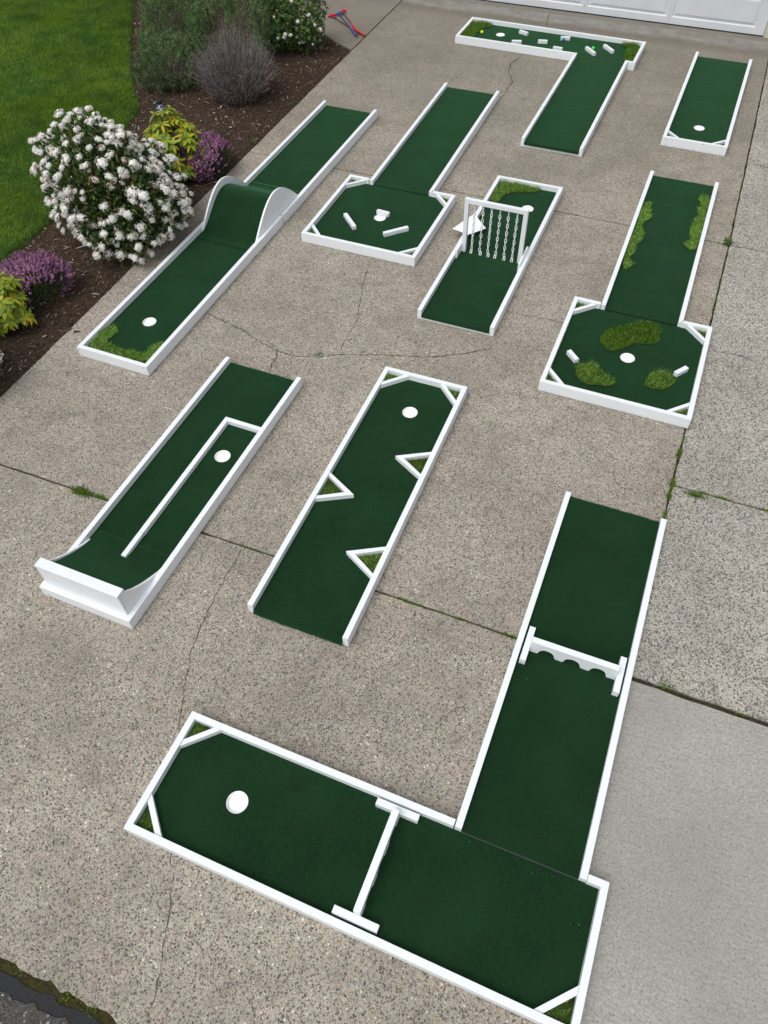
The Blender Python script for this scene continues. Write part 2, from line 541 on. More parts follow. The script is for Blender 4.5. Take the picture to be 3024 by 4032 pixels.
XL, XJ, YE = -4.685, .585, -.235
Y1, Y2, Y4, YD = 2.415, 7.31, 4.04, 12.53
GAP = .0085
def jag(a, b, n, amp, seed):
    """a slightly broken line from a to b, ends included"""
    rg = np.random.default_rng(seed)
    return [(a[0] + (b[0] - a[0]) * t + rg.normal() * amp * (0 < t < 1), a[1] + (b[1] - a[1]) * t + rg.normal() * amp * (0 < t < 1)) for t in np.linspace(0, 1, n)]
def joint_x(y):
    """the long right-hand joint is not quite parallel to the rest"""
    return float(np.interp(y, [2.4, 3.7, 7.3, 12.5], [.548, .560, .598, .590]))
def slab(name, x0, x1, y0, y1, mat, seed, jag_bottom=0.0):
    g = GAP
    L0, L1 = (joint_x(y0), joint_x(y1)) if x0 == XJ else (x0, x0)
    R0, R1 = (joint_x(y0), joint_x(y1)) if x1 == XJ else (x1, x1)
    L0 += g; L1 += g; R0 -= g; R1 -= g; y0 += g; y1 -= g
    p = []
    p += jag((L0, y0), (R0, y0), int((x1 - x0) / .03) if jag_bottom else int((x1 - x0) / .09) + 2, jag_bottom or .0022, seed)[:-1]
    p += jag((R0, y0), (R1, y1), int((y1 - y0) / .09) + 2, .0022, seed + 1)[:-1]
    p += jag((R1, y1), (L1, y1), int((x1 - x0) / .09) + 2, .0022, seed + 2)[:-1]
    p += jag((L1, y1), (L0, y0), int((y1 - y0) / .09) + 2, .0022, seed + 3)[:-1]
    bm = bmesh.new()
    prism(bm, p, -.12, 0)
    top = [f for f in bm.faces if abs(f.normal.z) > .9 and f.calc_center_median().z > -.01]
    es = [e for f in top for e in f.edges]
    bmesh.ops.bevel(bm, geom=es, offset=.005, segments=1, affect='EDGES', clamp_overlap=True)
    bmesh.ops.recalc_face_normals(bm, faces=bm.faces[:])
    return tag(from_bm(name, bm, mat), kind='structure')
slab('driveway', XL, .545, YE, Y1, AGG, 11, .008)
slab('driveway', XL, XJ, Y1, Y2, AGG, 21)
slab('driveway', XL, XJ, Y2, YD + .02, AGG, 31)
slab('side_driveway', .545, 6.5, YE, Y1 - .016, SMOOTH, 41, .008)
slab('side_driveway', XJ, 6.5, Y1, Y4, AGG_LIGHT, 51)
slab('side_driveway', XJ, 6.5, Y4, Y2, AGG_LIGHT, 61)
slab('side_driveway', XJ, 6.5, Y2, 12.3, AGG_LIGHT, 71)
path_edge = [(-4.70, 10.27), (-5.0, 10.42), (-5.29, 10.66), (-5.9, 11.2), (-6.5, 12.0), (-6.9, 13.0), (-7.1, 15)]
bm = bmesh.new(); prism(bm, [(XL - GAP, 10.27), (XL - GAP, 15), (-7.1, 15)] + path_edge[-2:0:-1] + [(-4.70, 10.275)], -.12, .002)
tag(from_bm('path', bm, PATH), kind='structure')
sheet('joint_soil', [(-4.68, -.2), (6.4, -.2), (6.4, 12.5), (-4.68, 12.5)], -.05, -.016, SOIL_JOINT)

# road edge: moss strip, tar strip, asphalt
def strip(name, yb, yt, z, mat, amp, seed):
    rg = np.random.default_rng(seed)
    xs = np.arange(-9, 9, .035)
    def edge(y): return [(x, y + amp * .5 * rg.normal() + amp * math.sin(x * 9 + seed) * .8 + amp * .6 * math.sin(x * 31 + 2 * seed)) for x in xs]
    lo, hi = edge(yb), edge(yt)
    bm = bmesh.new()
    a = [bm.verts.new((x, y, z)) for x, y in lo]; b = [bm.verts.new((x, y, z + .0)) for x, y in hi]
    for i in range(len(xs) - 1): bm.faces.new((a[i], a[i + 1], b[i + 1], b[i]))
    return tag(from_bm(name, bm, mat), kind='structure')
strip('moss_strip', -.305, -.20, -.012, MOSS_SOIL, .0, 1)
strip('tar_strip', -.40, -.270, -.008, TAR, .010, 2)
strip('road', -9, -.332, -.004, ASPHALT, .012, 3)

# cracks: dirt-filled lines in the slabs
CRK = {
 'a': ([(-1.562, 5.646), (-1.359, 5.513), (-1.226, 5.414), (-1.039, 5.255), (-.879, 5.125), (-.695, 5.052), (-.516, 5.036), (-.259, 5.047), (.036, 5.044), (.43, 4.998), (.628, 5.011), (.827, 5.033), (.989, 5.066)], .0085),
 'b': ([(-.879, 5.125), (-.881, 5.006), (-.915, 4.933), (-.929, 4.80)], .0105),
 'c': ([(1.147, 5.549), (1.285, 5.494), (1.442, 5.439), (1.65, 5.36)], .0045),
 'd': ([(-.042, 6.393), (-.10, 6.265), (-.136, 6.13), (-.18, 5.539), (-.301, 5.225), (-.349, 5.068)], .0045),
 'e': ([(2.08, 11.05), (2.01, 10.986), (1.921, 10.842), (1.822, 10.701), (1.75, 10.419), (1.775, 10.30), (1.756, 10.154), (1.694, 10.027), (1.652, 9.914), (1.56, 9.71)], .013),
 'f': ([(2.578, 12.38), (2.512, 12.127), (2.452, 11.86)], .010),
 'g': ([(-.991, 3.041), (-1.024, 2.888), (-1.066, 2.759), (-1.134, 2.547), (-1.18, 2.428), (-1.22, 2.232), (-1.226, 2.059), (-1.231, 1.894), (-1.226, 1.764), (-1.19, 1.4), (-1.157, 1.028), (-1.138, .937), (-1.151, .711), (-1.154, .51), (-1.175, .29)], .0048),
 'h': ([(-2.504, 6.174), (-2.38, 6.096), (-2.237, 6.029)], .004),
 'i': ([(2.793, 4.949), (2.959, 4.883), (3.11, 4.804), (3.30, 4.72)], .005),
 'j': ([(4.077, 7.993), (4.173, 7.978), (4.274, 7.909), (4.5, 7.85)], .006)}
bm = bmesh.new()
for k, (pts, wd) in CRK.items():
    rg = np.random.default_rng(ord(k))
    q = []
    for (a, b) in zip(pts, pts[1:]):
        n = max(2, int(math.dist(a, b) / .018))
        for t in np.arange(n) / n: q.append((a[0] + (b[0] - a[0]) * t, a[1] + (b[1] - a[1]) * t))
    q.append(pts[-1])
    q = np.array([sv(*p) for p in q])
    wl = np.cumsum(rg.normal(0, .0035, len(q))); wl -= np.linspace(0, wl[-1], len(q))
    d = np.gradient(q, axis=0); d /= np.linalg.norm(d, axis=1)[:, None]
    nn = np.stack([-d[:, 1], d[:, 0]], 1)
    q = q + nn * (wl + rg.normal(0, .002, len(q)))[:, None]
    ww = wd * np.clip(rg.normal(.75, .4, len(q)), .2, 1.7) * np.minimum(1, np.minimum(np.arange(len(q)), np.arange(len(q))[::-1]) / 4 + .15)
    L = [bm.verts.new((*p, .0032)) for p in q + nn * ww[:, None] / 2]
    Rr = [bm.verts.new((*p, .0032)) for p in q - nn * ww[:, None] / 2]
    for i in range(len(q) - 1): bm.faces.new((Rr[i], Rr[i + 1], L[i + 1], L[i]))
tag(from_bm('driveway_cracks', bm, CRACK), kind='structure')

# ------------------------------------------------------------------ garage
gar = empty('garage', (0, YD, 0), 0, 'pale house front with wide white panelled garage door closed at the driveway end', 'garage')
DL, DR, DH = -4.435, .452, 2.14
bm = bmesh.new()
box(bm, -6.2, DL - .10, .03, .20, 0, 3.6); box(bm, DR + .10, 4.5, .03, .20, 0, 3.6); box(bm, DL - .10, DR + .10, .03, .20, DH + .1, 3.6)
from_bm('wall', bm, SIDING, gar)
bm = bmesh.new()
box(bm, DL - .10, DL - .004, -.008, .06, 0.004, DH + .10); box(bm, DR + .004, DR + .10, -.008, .06, .004, DH + .10); box(bm, DL - .004, DR + .004, -.008, .06, DH + .004, DH + .10)
from_bm('door_trim', bm, TRIM, gar, bevel=.004)
bm = bmesh.new()
v = [bm.verts.new(p) for p in ((-6.6, -.55, 3.45), (4.9, -.55, 3.45), (4.9, 4.5, 6.0), (-6.6, 4.5, 6.0))]
bm.faces.new(v)
r_ = bmesh.ops.extrude_face_region(bm, geom=bm.faces[:])
for x in r_['geom']:
    if isinstance(x, bmesh.types.BMVert): x.co.z += .14
from_bm('unseen_roof', bm, ROOF, gar)  # roof and upper wall are out of view, added to darken the driveway end
bm = bmesh.new(); box(bm, DL, DR, .052, .075, .012, DH)
door = from_bm('door', bm, DOOR, gar)
sec = DH / 4
for k in range(4):
    bm = bmesh.new()
    z0, z1 = .012 + k * sec, .012 + (k + 1) * sec - (.006 if k < 3 else 0)
    pitch = 1.192; colx = [(DR - .128 - 1.121 - i * pitch, DR - .128 - i * pitch) for i in range(4)][::-1]
    bx = [DL] + [(colx[i][1] + colx[i + 1][0]) / 2 for i in range(3)] + [DR]
    for i in range(4):
        pz0, pz1 = z0 + .083, z1 - .095
        loops = []
        def loop(x0, x1, a, b, y): loops.append([bm.verts.new(p) for p in ((x0, y, a), (x1, y, a), (x1, y, b), (x0, y, b))])
        px0, px1 = colx[i]
        loop(bx[i], bx[i + 1], z0, z1, .05); loop(bx[i] + .001, bx[i + 1] - .001, z0 + .001, z1 - .001, .020)
        for ins, dy in ((0, .020), (.013, .033), (.046, .026), (.049, .0195)):
            loop(px0 + ins, px1 - ins, pz0 + ins, pz1 - ins, dy)
        for a, b in zip(loops, loops[1:]):
            for j in range(4): bm.faces.new((a[j], a[(j + 1) % 4], b[(j + 1) % 4], b[j]))
        bm.faces.new(loops[-1])
    from_bm('door_section', bm, DOOR, door)
bm = bmesh.new(); box(bm, DL + .005, DR - .005, .012, .05, .003, .0115)
from_bm('bottom_seal', bm, RUBBER, door)
# worn foot of the right jamb
bm = bmesh.new(); box(bm, DR + .02, DR + .115, -.020, -.009, .003, .32)
from_bm('jamb_board', bm, TRIM, gar, bevel=.004)

# ------------------------------------------------------------------ mini golf panels
RT, RH, CZ, HW = .037, .0987, .050, .3515
PANEL_GROUP = 'white framed mini golf panels'

def rail(parent, plan, name='side_rail', z1=RH, z0=.005):
    bm = bmesh.new(); prism(bm, plan, z0, z1)
    return from_bm(name, bm, WHITE, parent, bevel=.0035, seg=2)

def frame(parent, hw, y0, y1, near=True, far=True, gap_far=None, gap_near=None):
    t = RT; i = hw - t
    e = .0004
    a0 = y0 + t if near else y0; a1 = y1 - t if far else y1
    rail(parent, [(-hw, y0), (-i, a0), (-i, a1), (-hw, y1)][::-1])
    rail(parent, [(hw, y0), (hw, y1), (i, a1), (i, a0)])
    def end(yo, yi, gap):
        nm = 'end_rail'
        if gap is None:
            rail(parent, [(-hw + e, yo), (hw - e, yo), (i - e, yi), (-i + e, yi)], nm)
        else:
            if gap[0] - .003 > -hw + t + .01: rail(parent, [(-hw + e, yo), (gap[0], yo), (gap[0], yi), (-i + e, yi)], nm)
            if gap[1] < hw - t - .01: rail(parent, [(gap[1], yo), (hw - e, yo), (i - e, yi), (gap[1], yi)], nm)
    if near: end(y0, y0 + t, gap_near)
    if far: end(y1, y1 - t, gap_far)

def carpet(parent, x0, x1, y0, y1, holes=(), near_roll=None, far_roll=None, z=CZ):
    """carpet sheet with cup holes; *_roll = height its rolled edge drops to at an open end"""
    bm = bmesh.new()
    ya = y0 + (.022 if near_roll is not None else 0); yb = y1 - (.022 if far_roll is not None else 0)
    def loop(pts):
        vs = [bm.verts.new((x, y, z)) for x, y in pts]
        for i in range(len(vs)): bm.edges.new((vs[i], vs[(i + 1) % len(vs)]))
        return vs
    nx, ny = 12, 40
    outer = [(x0 + (x1 - x0) * i / nx, ya) for i in range(nx)] + [(x1, ya + (yb - ya) * i / ny) for i in range(ny)] + \
            [(x1 + (x0 - x1) * i / nx, yb) for i in range(nx)] + [(x0, yb + (ya - yb) * i / ny) for i in range(ny)]
    loop(outer)
    for cx, cy in holes:
        loop([(cx + .0585 * math.cos(a), cy + .0585 * math.sin(a)) for a in np.linspace(0, 2 * math.pi, 40, endpoint=False)])
    bmesh.ops.triangle_fill(bm, use_beauty=True, edges=bm.edges[:])
    for f in bm.faces:
        if f.normal.z < 0: f.normal_flip()
    def roll(yb_, sgn, zl, y):
        prof = [(y, z), (y + sgn * .012, z - .0008), (y + sgn * .020, z - .004), (y + sgn * .026, z - .010), (y + sgn * .029, z - .018), (y + sgn * .029, zl)]
        rg = np.random.default_rng(int(abs(y) * 1000) + 5)
        xs = np.linspace(x0, x1, 25); wob = rg.normal(0, .0016, 25)
        rows = [[bm.verts.new((x, py + sgn * wob[j] * (k > 0), pz + wob[j] * .6 * (k > 3))) for j, x in enumerate(xs)] for k, (py, pz) in enumerate(prof)]
        for a, b in zip(rows, rows[1:]):
            for j in range(24):
                f = bm.faces.new((a[j], a[j + 1], b[j + 1], b[j]))
                f.smooth = True
    if near_roll is not None: roll(ya, -1, near_roll, ya)
    if far_roll is not None: roll(yb, 1, far_roll, yb)
    bmesh.ops.recalc_face_normals(bm, faces=bm.faces[:])
    me = bpy.data.meshes.new('carpet')
    up = sum(f.normal.z * f.calc_area() for f in bm.faces)
    if up < 0:
        for f in bm.faces: f.normal_flip()
    bm.to_mesh(me); bm.free()
    return link_mesh('carpet', me, CARPET, parent)

def cup(parent, cx, cy):
    bm = bmesh.new()
    prof = [(.0575, CZ + .0005), (.0600, CZ + .0022), (.0605, CZ + .0035), (.0585, CZ + .0048), (.0555, CZ + .0030), (.0545, .043), (.052, .0405), (.0, .040)]
    n = 40
    rings = []
    for r_, z in prof[:-1]:
        rings.append([bm.verts.new((cx + r_ * math.cos(2 * math.pi * k / n), cy + r_ * math.sin(2 * math.pi * k / n), z)) for k in range(n)])
    for a, b in zip(rings, rings[1:]):
        for k in range(n): bm.faces.new((a[k], a[(k + 1) % n], b[(k + 1) % n], b[k]))
    bm.faces.new(rings[-1])
    return from_bm('cup', bm, WHITE_PLASTIC, parent)

def end_board(parent, x0, x1, y, sgn, z1=.040):
    bm = bmesh.new()
    box(bm, x0, x1, min(y, y - sgn * .03), max(y, y - sgn * .03), .003, z1)
    return from_bm('end_board', bm, WHITE, parent, bevel=.002, seg=1)

def screws(parent, spots):
    for x, y, z in spots:
        bm = bmesh.new()
        tube(bm, [(x, y + .004, z), (x, y - .0012, z)], .0042, 8)
        from_bm('screw', bm, SCREW, parent)

def turf(name, poly, z, mat, parent=None, density=38000, length=.032, lean=.5, smooth=2, seed=1, thick=.008):
    """a cut piece of long-pile artificial grass: backing sheet + blades"""
    poly = chaikin(poly, smooth) if smooth else poly
    area = abs(sum(poly[i][0] * poly[(i + 1) % len(poly)][1] - poly[(i + 1) % len(poly)][0] * poly[i][1] for i in range(len(poly)))) / 2
    n = int(area * density)
    p = scatter(poly, n)
    P = np.column_stack([p, np.full(n, z + thick * .5)])
    rg = np.random.default_rng(seed)
    ang = 2.2 * vnoise(p, 9, seed) + rg.uniform(0, 6.28) + rg.normal(0, 1.5, n)
    ln = lean * rg.uniform(.3, 2.2, n)
    D = np.column_stack([np.cos(ang) * ln, np.sin(ang) * ln, np.ones(n)])
    L = length * rg.uniform(.65, 1.2, n) * (1 + .34 * vnoise(p, 38, seed + 1))
    A = Acc()
    A.add(blades(P, D, L * (1 + .25 * ln), rg.uniform(.0024, .0048, n)), 0)
    c = np.mean(poly, 0)
    k = len(poly)
    V = [(x, y, z + .001) for x, y in poly] + [(x, y, z + thick) for x, y in poly]
    bm = bmesh.new(); prism(bm, poly, z + .001, z + thick)
    bm.normal_update()
    bmesh.ops.triangulate(bm, faces=bm.faces[:])
    bm.verts.index_update()
    A.add((np.array([v.co[:] for v in bm.verts]), np.array([[v.index for v in f.verts] for f in bm.faces])), 1)
    bm.free()
    return A.build(name, [mat, BACKING], parent)

def corner(parent, cx, cy, sx, sy, mat=None, seed=1, leg=.178, wide=.043, z1=.0885):
    """corner brace board plus the turf triangle behind it; (cx,cy) inner corner, (sx,sy) towards the lane"""
    mat = mat or TURF_MID
    o = leg - wide
    bm = bmesh.new()
    pl = [(cx + sx * .0008, cy + sy * leg), (cx + sx * leg, cy + sy * .0008), (cx + sx * o, cy + sy * .0008), (cx + sx * .0008, cy + sy * o)]
    if sx * sy > 0: pl = pl[::-1]
    prism(bm, pl, CZ + .001, z1)
    from_bm('corner_brace', bm, WHITE, parent, bevel=.002, seg=1)
    q = o - .006
    turf('corner_turf', [(cx + sx * .004, cy + sy * .004), (cx + sx * q, cy + sy * .004), (cx + sx * .004, cy + sy * q)], CZ + .002, mat, parent, 22000, .030, .5, 0, seed)

def wedge(parent, side, yc, tip, half=.133, seed=1, mat=None):
    """V-shaped pair of boards against a rail with turf inside; side -1 left, +1 right"""
    xr = side * (HW - RT - .0008)
    ti = tip + side * .066
    for s in (1, -1):
        bm = bmesh.new()
        pl = [(tip, yc), (xr, yc + s * half), (xr, yc + s * (half - .030)), (ti, yc)]
        prism(bm, pl if side * s < 0 else pl[::-1], CZ + .001, .0885)
        from_bm('wedge_board', bm, WHITE, parent, bevel=.002, seg=1)
    turf('wedge_turf', [(ti + side * .012, yc), (xr - side * .004, yc + half - .042), (xr - side * .004, yc - half + .042)], CZ + .002, mat or TURF_MID, parent, 22000, .030, .5, 0, seed)

POS = {'humpN': (-1.7580, 6.0698, -23.966), 'humpF': (-.7645, 8.3160, -23.657), 'sq1': (.0413, 7.0384, -23.463), 'lane1': (.7518, 8.7114, -22.826),
       'sq2': (2.0600, 4.8310, -23.607), 'lane2': (2.7728, 6.4777, -23.285), 'chain': (1.1468, 6.4633, -23.311), 'tri': (-.0960, 3.5065, -22.817),
       'ramp': (-1.4573, 3.6676, -23.893), 'A': (-.1697, .9985, -23.480), 'T': (1.1409, 2.1232, -23.231), 'single': (4.0511, 9.4311, -23.935),
       'Lh': (2.3957, 11.2139, -24.459), 'Lv': (2.4749, 9.4924, -23.896)}
def place(key):
    x, y, a = POS[key]
    return (*sv(x, y), 0.0), R(a + 23.15)
def panel(key, label, name='putting_lane', cat='golf lane'):
    l, a = place(key)
    return empty(name, l, a, label, cat, PANEL_GROUP)
def on(key, x, y, z=0.0):
    """point given in a panel's own coordinates -> scene"""
    l, a = place(key)
    return (l[0] + math.cos(a) * x - math.sin(a) * y, l[1] + math.sin(a) * x + math.cos(a) * y, z)
IN = HW - RT                                        # inner half width of a lane
HL = 1.2192

p = panel('humpN', 'long green lane ending in a U-shaped turf strip, nearest the heather in the bed')
frame(p, HW, -HL, HL, near=True, far=False)
carpet(p, -IN, IN, -HL + RT, HL, [(-.004, -.66)])
cup(p, -.004, -.66)
screws(p, [(-.33, -HL, .074), (-.325, -HL, .028), (.312, -HL, .078), (.318, -HL, .030)])
p = panel('humpF', 'plain green lane running on from the white-sided hump towards the garage')
frame(p, HW, -HL, HL, near=False, far=False)
carpet(p, -IN, IN, -HL, HL + .003, far_roll=.02)
end_board(p, -IN, IN, HL - .004, 1)

p = panel('sq1', 'square green putting box holding three white bars around its cup', 'putting_box', 'golf box')
S1, SI = .5956, .5956 - RT
frame(p, S1, -S1, S1, gap_far=(-.3525 - .014, .3525 - .010))
carpet(p, -SI, SI, -SI, SI + .004, [(-.003, -.001)])
cup(p, -.003, -.001)
for k, (sx, sy) in enumerate(((1, 1), (-1, 1), (-1, -1), (1, -1))): corner(p, -sx * SI, -sy * SI, sx, sy, TURF_DARK if k < 2 else TURF_MID, 40 + k, leg=.165, wide=.040)
p = panel('lane1', 'plain green lane leading into the square box with three white bars')
frame(p, HW, -HL - .038, HL, near=False, far=False)
carpet(p, -IN, IN, -HL - .034, HL + .003, far_roll=.02, z=CZ + .005)
end_board(p, -IN, IN, HL - .004, 1)

p = panel('sq2', 'square green putting box with three turf mounds and two white bars', 'putting_box', 'golf box')
frame(p, S1, -S1, S1, gap_far=(-.3525 - .006, .3525 - .006))
carpet(p, -SI, SI, -SI, SI + .004, [(.002, -.003)])
cup(p, .002, -.003)
for k, (sx, sy) in enumerate(((1, 1), (-1, 1), (-1, -1), (1, -1))): corner(p, -sx * SI, -sy * SI, sx, sy, TURF_MID, 50 + k, leg=.168, wide=.042)
p = panel('lane2', 'green lane with a wavy turf strip along each rail, beside the pale slabs')
frame(p, HW, -HL - .014, HL, near=False, far=False)
carpet(p, -IN, IN, -HL - .010, HL + .003, far_roll=.02, z=CZ + .005)
end_board(p, -IN, IN, HL - .004, 1)

p = panel('chain', 'green lane under the white frame of hanging chains')
frame(p, HW, -HL, HL, near=False, far=True)
carpet(p, -IN, IN, -HL - .004, HL - RT, [(.10, .773)], near_roll=.033)
end_board(p, -IN, IN, -HL + .001, -1, .036)
cup(p, .10, .773)

p = panel('tri', 'green lane with three V-shaped white wedges filled with turf')
frame(p, HW, -HL, HL - .016, near=False, far=True)
carpet(p, -IN, IN, -HL - .006, HL - .016 - RT, [(.005, .815)], near_roll=.012)
end_board(p, -IN, IN, -HL + .002, -1, .034)
cup(p, .005, .815)
corner(p, -IN, HL - .016 - RT, 1, -1, TURF_MID, 61); corner(p, IN, HL - .016 - RT, -1, -1, TURF_MID, 62)
wedge(p, 1, .318, .074, seed=63, mat=TURF_DARK); wedge(p, -1, -.135, -.070, seed=64); wedge(p, 1, -.606, .073, seed=65, mat=TURF_LIGHT)

p = panel('ramp', 'green lane with a long white divider and curled-up ramp at its near end')
frame(p, HW, -HL, HL, near=True, far=False)
carpet(p, -IN, IN, -HL + RT, HL + .003, [(.16, .264)], far_roll=.02)
end_board(p, -IN, IN, HL - .004, 1)
cup(p, .16, .264)
for y0, y1 in ((-.80, -.589), (-.586, .006), (.009, .5735)):
    bm = bmesh.new(); box(bm, -.004, .032, y0, y1, CZ + .008 if y0 < -.7 else CZ + .001, .0885)
    from_bm('divider', bm, WHITE, p, bevel=.005)
bm = bmesh.new(); box(bm, -.004, IN - .001, .574, .610, CZ + .001, .0885)
from_bm('divider', bm, WHITE, p, bevel=.004)
screws(p, [(-.30, -HL, .030)])

p = panel('A', 'wide green cross lane nearest the road, split by an arched gate', 'putting_lane')
AL, GA0, GA1 = HL, .401, 1.1135
rail(p, [(-AL, -HW), (-AL + RT, -IN), (-AL + RT, IN), (-AL, HW)][::-1], 'end_rail')
rail(p, [(AL, -HW), (AL, HW), (AL - RT, IN), (AL - RT, -IN)], 'end_rail')
rail(p, [(-AL, -HW), (AL, -HW), (AL - RT, -IN), (-AL + RT, -IN)])
rail(p, [(-AL, HW), (-AL + RT, IN), (GA0, IN), (GA0, HW)])
rail(p, [(GA1, HW), (GA1, IN), (AL - RT, IN), (AL, HW)])
carpet(p, -AL + RT, AL - RT, -IN, IN + .006, [(-.735, .003)])
cup(p, -.735, .003)
corner(p, -AL + RT, IN, 1, -1, TURF_MID, 71, leg=.170); corner(p, -AL + RT, -IN, 1, 1, TURF_MID, 72, leg=.175); corner(p, AL - RT, -IN, -1, 1, TURF_MID, 73, leg=.175)
p = panel('T', 'green lane under the arched gate, beside the smooth grey concrete')
frame(p, HW, -HL - .018, HL, near=False, far=False)
carpet(p, -IN, IN, -HL - .018, HL + .003, far_roll=.02, z=CZ + .010)
bm = bmesh.new(); box(bm, -IN, IN, -HL - .022, -HL - .0175, .03, CZ + .0095); from_bm('end_board', bm, SEAM, p)
end_board(p, -IN, IN, HL - .004, 1)

p = panel('single', 'short separate green lane near the garage door with two corner braces')
frame(p, HW, -HL, HL, near=False, far=False)
for z0, z1 in ((.003, .030), (.0308, RH)):
    rail(p, [(-IN + .0005, -HL + .0), (IN - .0005, -HL + .0), (IN - .0005, -HL + RT), (-IN + .0005, -HL + RT)], 'end_rail', z1, z0)
carpet(p, -IN, IN, -HL + RT, HL + .003, [(-.004, -.77)], far_roll=.02)
end_board(p, -IN, IN, HL - .004, 1)
cup(p, -.004, -.77)
corner(p, -IN, -HL + RT, 1, 1, TURF_MID, 81, leg=.165, wide=.03); corner(p, IN, -HL + RT, -1, 1, TURF_DARK, 82, leg=.165, wide=.035)
screws(p, [(-.305, -HL, .075), (-.30, -HL, .022), (.298, -HL, .075), (.295, -HL, .022), (.10, -HL, .090)])

p = panel('Lh', 'green cross lane by the garage scattered with seven white blocks')
LG0, LG1 = .4265, 1.1275
rail(p, [(-AL, -HW), (-AL + RT, -IN), (-AL + RT, IN), (-AL, HW)][::-1], 'end_rail')
rail(p, [(AL, -HW), (AL, HW), (AL - RT, IN), (AL - RT, -IN)], 'end_rail')
rail(p, [(-AL, HW), (-AL + RT, IN), (AL - RT, IN), (AL, HW)])
rail(p, [(-AL, -HW), (LG0, -HW), (LG0, -IN), (-AL + RT, -IN)])
rail(p, [(LG1, -HW), (AL, -HW), (AL - RT, -IN), (LG1, -IN)])
carpet(p, -AL + RT, AL - RT, -IN - .004, IN, [(-.692, .016)])
cup(p, -.692, .016)
p = panel('Lv', 'plain green lane joining the block-strewn cross lane at the garage')
frame(p, HW, -HL, HL + .004, near=False, far=False)
carpet(p, -IN, IN, -HL - .006, HL + .002, near_roll=.032, z=CZ + .005)
end_board(p, -IN, IN, -HL + .001, -1, .036)

# ------------------------------------------------------------------ obstacles
# hump
l, a = place('humpN')
hump = empty('ramp_hump', on('humpN', 0, 1.2, CZ), a, 'round green hump between two white bell-shaped side boards', 'hump')
C0 = 1.2
yy = np.linspace(.615, 1.765, 60)
def hz(y):
    d = abs(y - C0)
    return .006 + (.236 * math.cos(math.pi / 2 * d / .53) ** 2 if d < .53 else 0)
bm = bmesh.new()
xs = np.linspace(-.293, .293, 9)
rows = [[bm.verts.new((x, y - C0, hz(y))) for x in xs] for y in yy]
rows = [[bm.verts.new((x, yy[0] - C0 - .001, .0005)) for x in xs]] + rows + [[bm.verts.new((x, yy[-1] - C0 + .001, .0005)) for x in xs]]
for r0, r1 in zip(rows, rows[1:]):
    for j in range(len(xs) - 1): bm.faces.new((r0[j], r0[j + 1], r1[j + 1], r1[j]))
# wider flat aprons reach the rails
o = from_bm('carpet', bm, CARPET, hump, smooth=True)
for s in (-1, 1):
    prof = [(y - C0, .026 + .285 * math.cos(math.pi / 2 * min(1, abs(y - C0) / .455))) for y in np.linspace(C0 - .455, C0 + .455, 48)]
    prof = [(C0 - .455 - C0, .001)] + prof + [(.455, .001)]
    bm = bmesh.new(); sideprism(bm, prof, s * .2935, s * .3115)
    from_bm('side_panel', bm, WHITE, hump, bevel=.002, seg=1)
# quarter pipe
l, a = place('ramp')
qp = empty('quarter_pipe', on('ramp', 0, -.92, CZ), a, 'curled-up green ramp with white back board at the end of the divider lane', 'ramp')
YB = -.92
top = [(-.760, .012), (-.809, .028), (-.881, .062), (-.962, .106), (-1.046, .163), (-1.10, .214), (-1.128, .250)]
def qz(y):
    t = max(0, min(1, (-.70 - y) / .43))
    return .0065 + .203 * t ** 1.75
bm = bmesh.new()
xs = np.linspace(-.2945, .2945, 9)
rows = [[bm.verts.new((x, y - YB, qz(y))) for x in xs] for y in np.linspace(-.668, -1.132, 40)]
rows = [[bm.verts.new((x, -.6675 - YB, .0005)) for x in xs]] + rows
for r0, r1 in zip(rows, rows[1:]):
    for j in range(len(xs) - 1): bm.faces.new((r0[j], r0[j + 1], r1[j + 1], r1[j]))
from_bm('carpet', bm, CARPET, qp, smooth=True)
for s in (-1, 1):
    prof = [(-.750 - YB, .002)] + [(y - YB, z) for y, z in top] + [(-1.163 - YB, .250), (-1.163 - YB, .002)]
    bm = bmesh.new(); sideprism(bm, prof, s * .2955, s * .3135)
    from_bm('side_panel', bm, WHITE, qp, bevel=.002, seg=1)
bm = bmesh.new(); box(bm, -.3135, .3135, -1.181 - YB, -1.164 - YB, .002, .2505)
from_bm('back_panel', bm, WHITE, qp, bevel=.002, seg=1)
bm = bmesh.new(); box(bm, -.3145, .3145, -1.186 - YB, -1.118 - YB, .2515, .270)
from_bm('top_board', bm, WHITE, qp, bevel=.004)

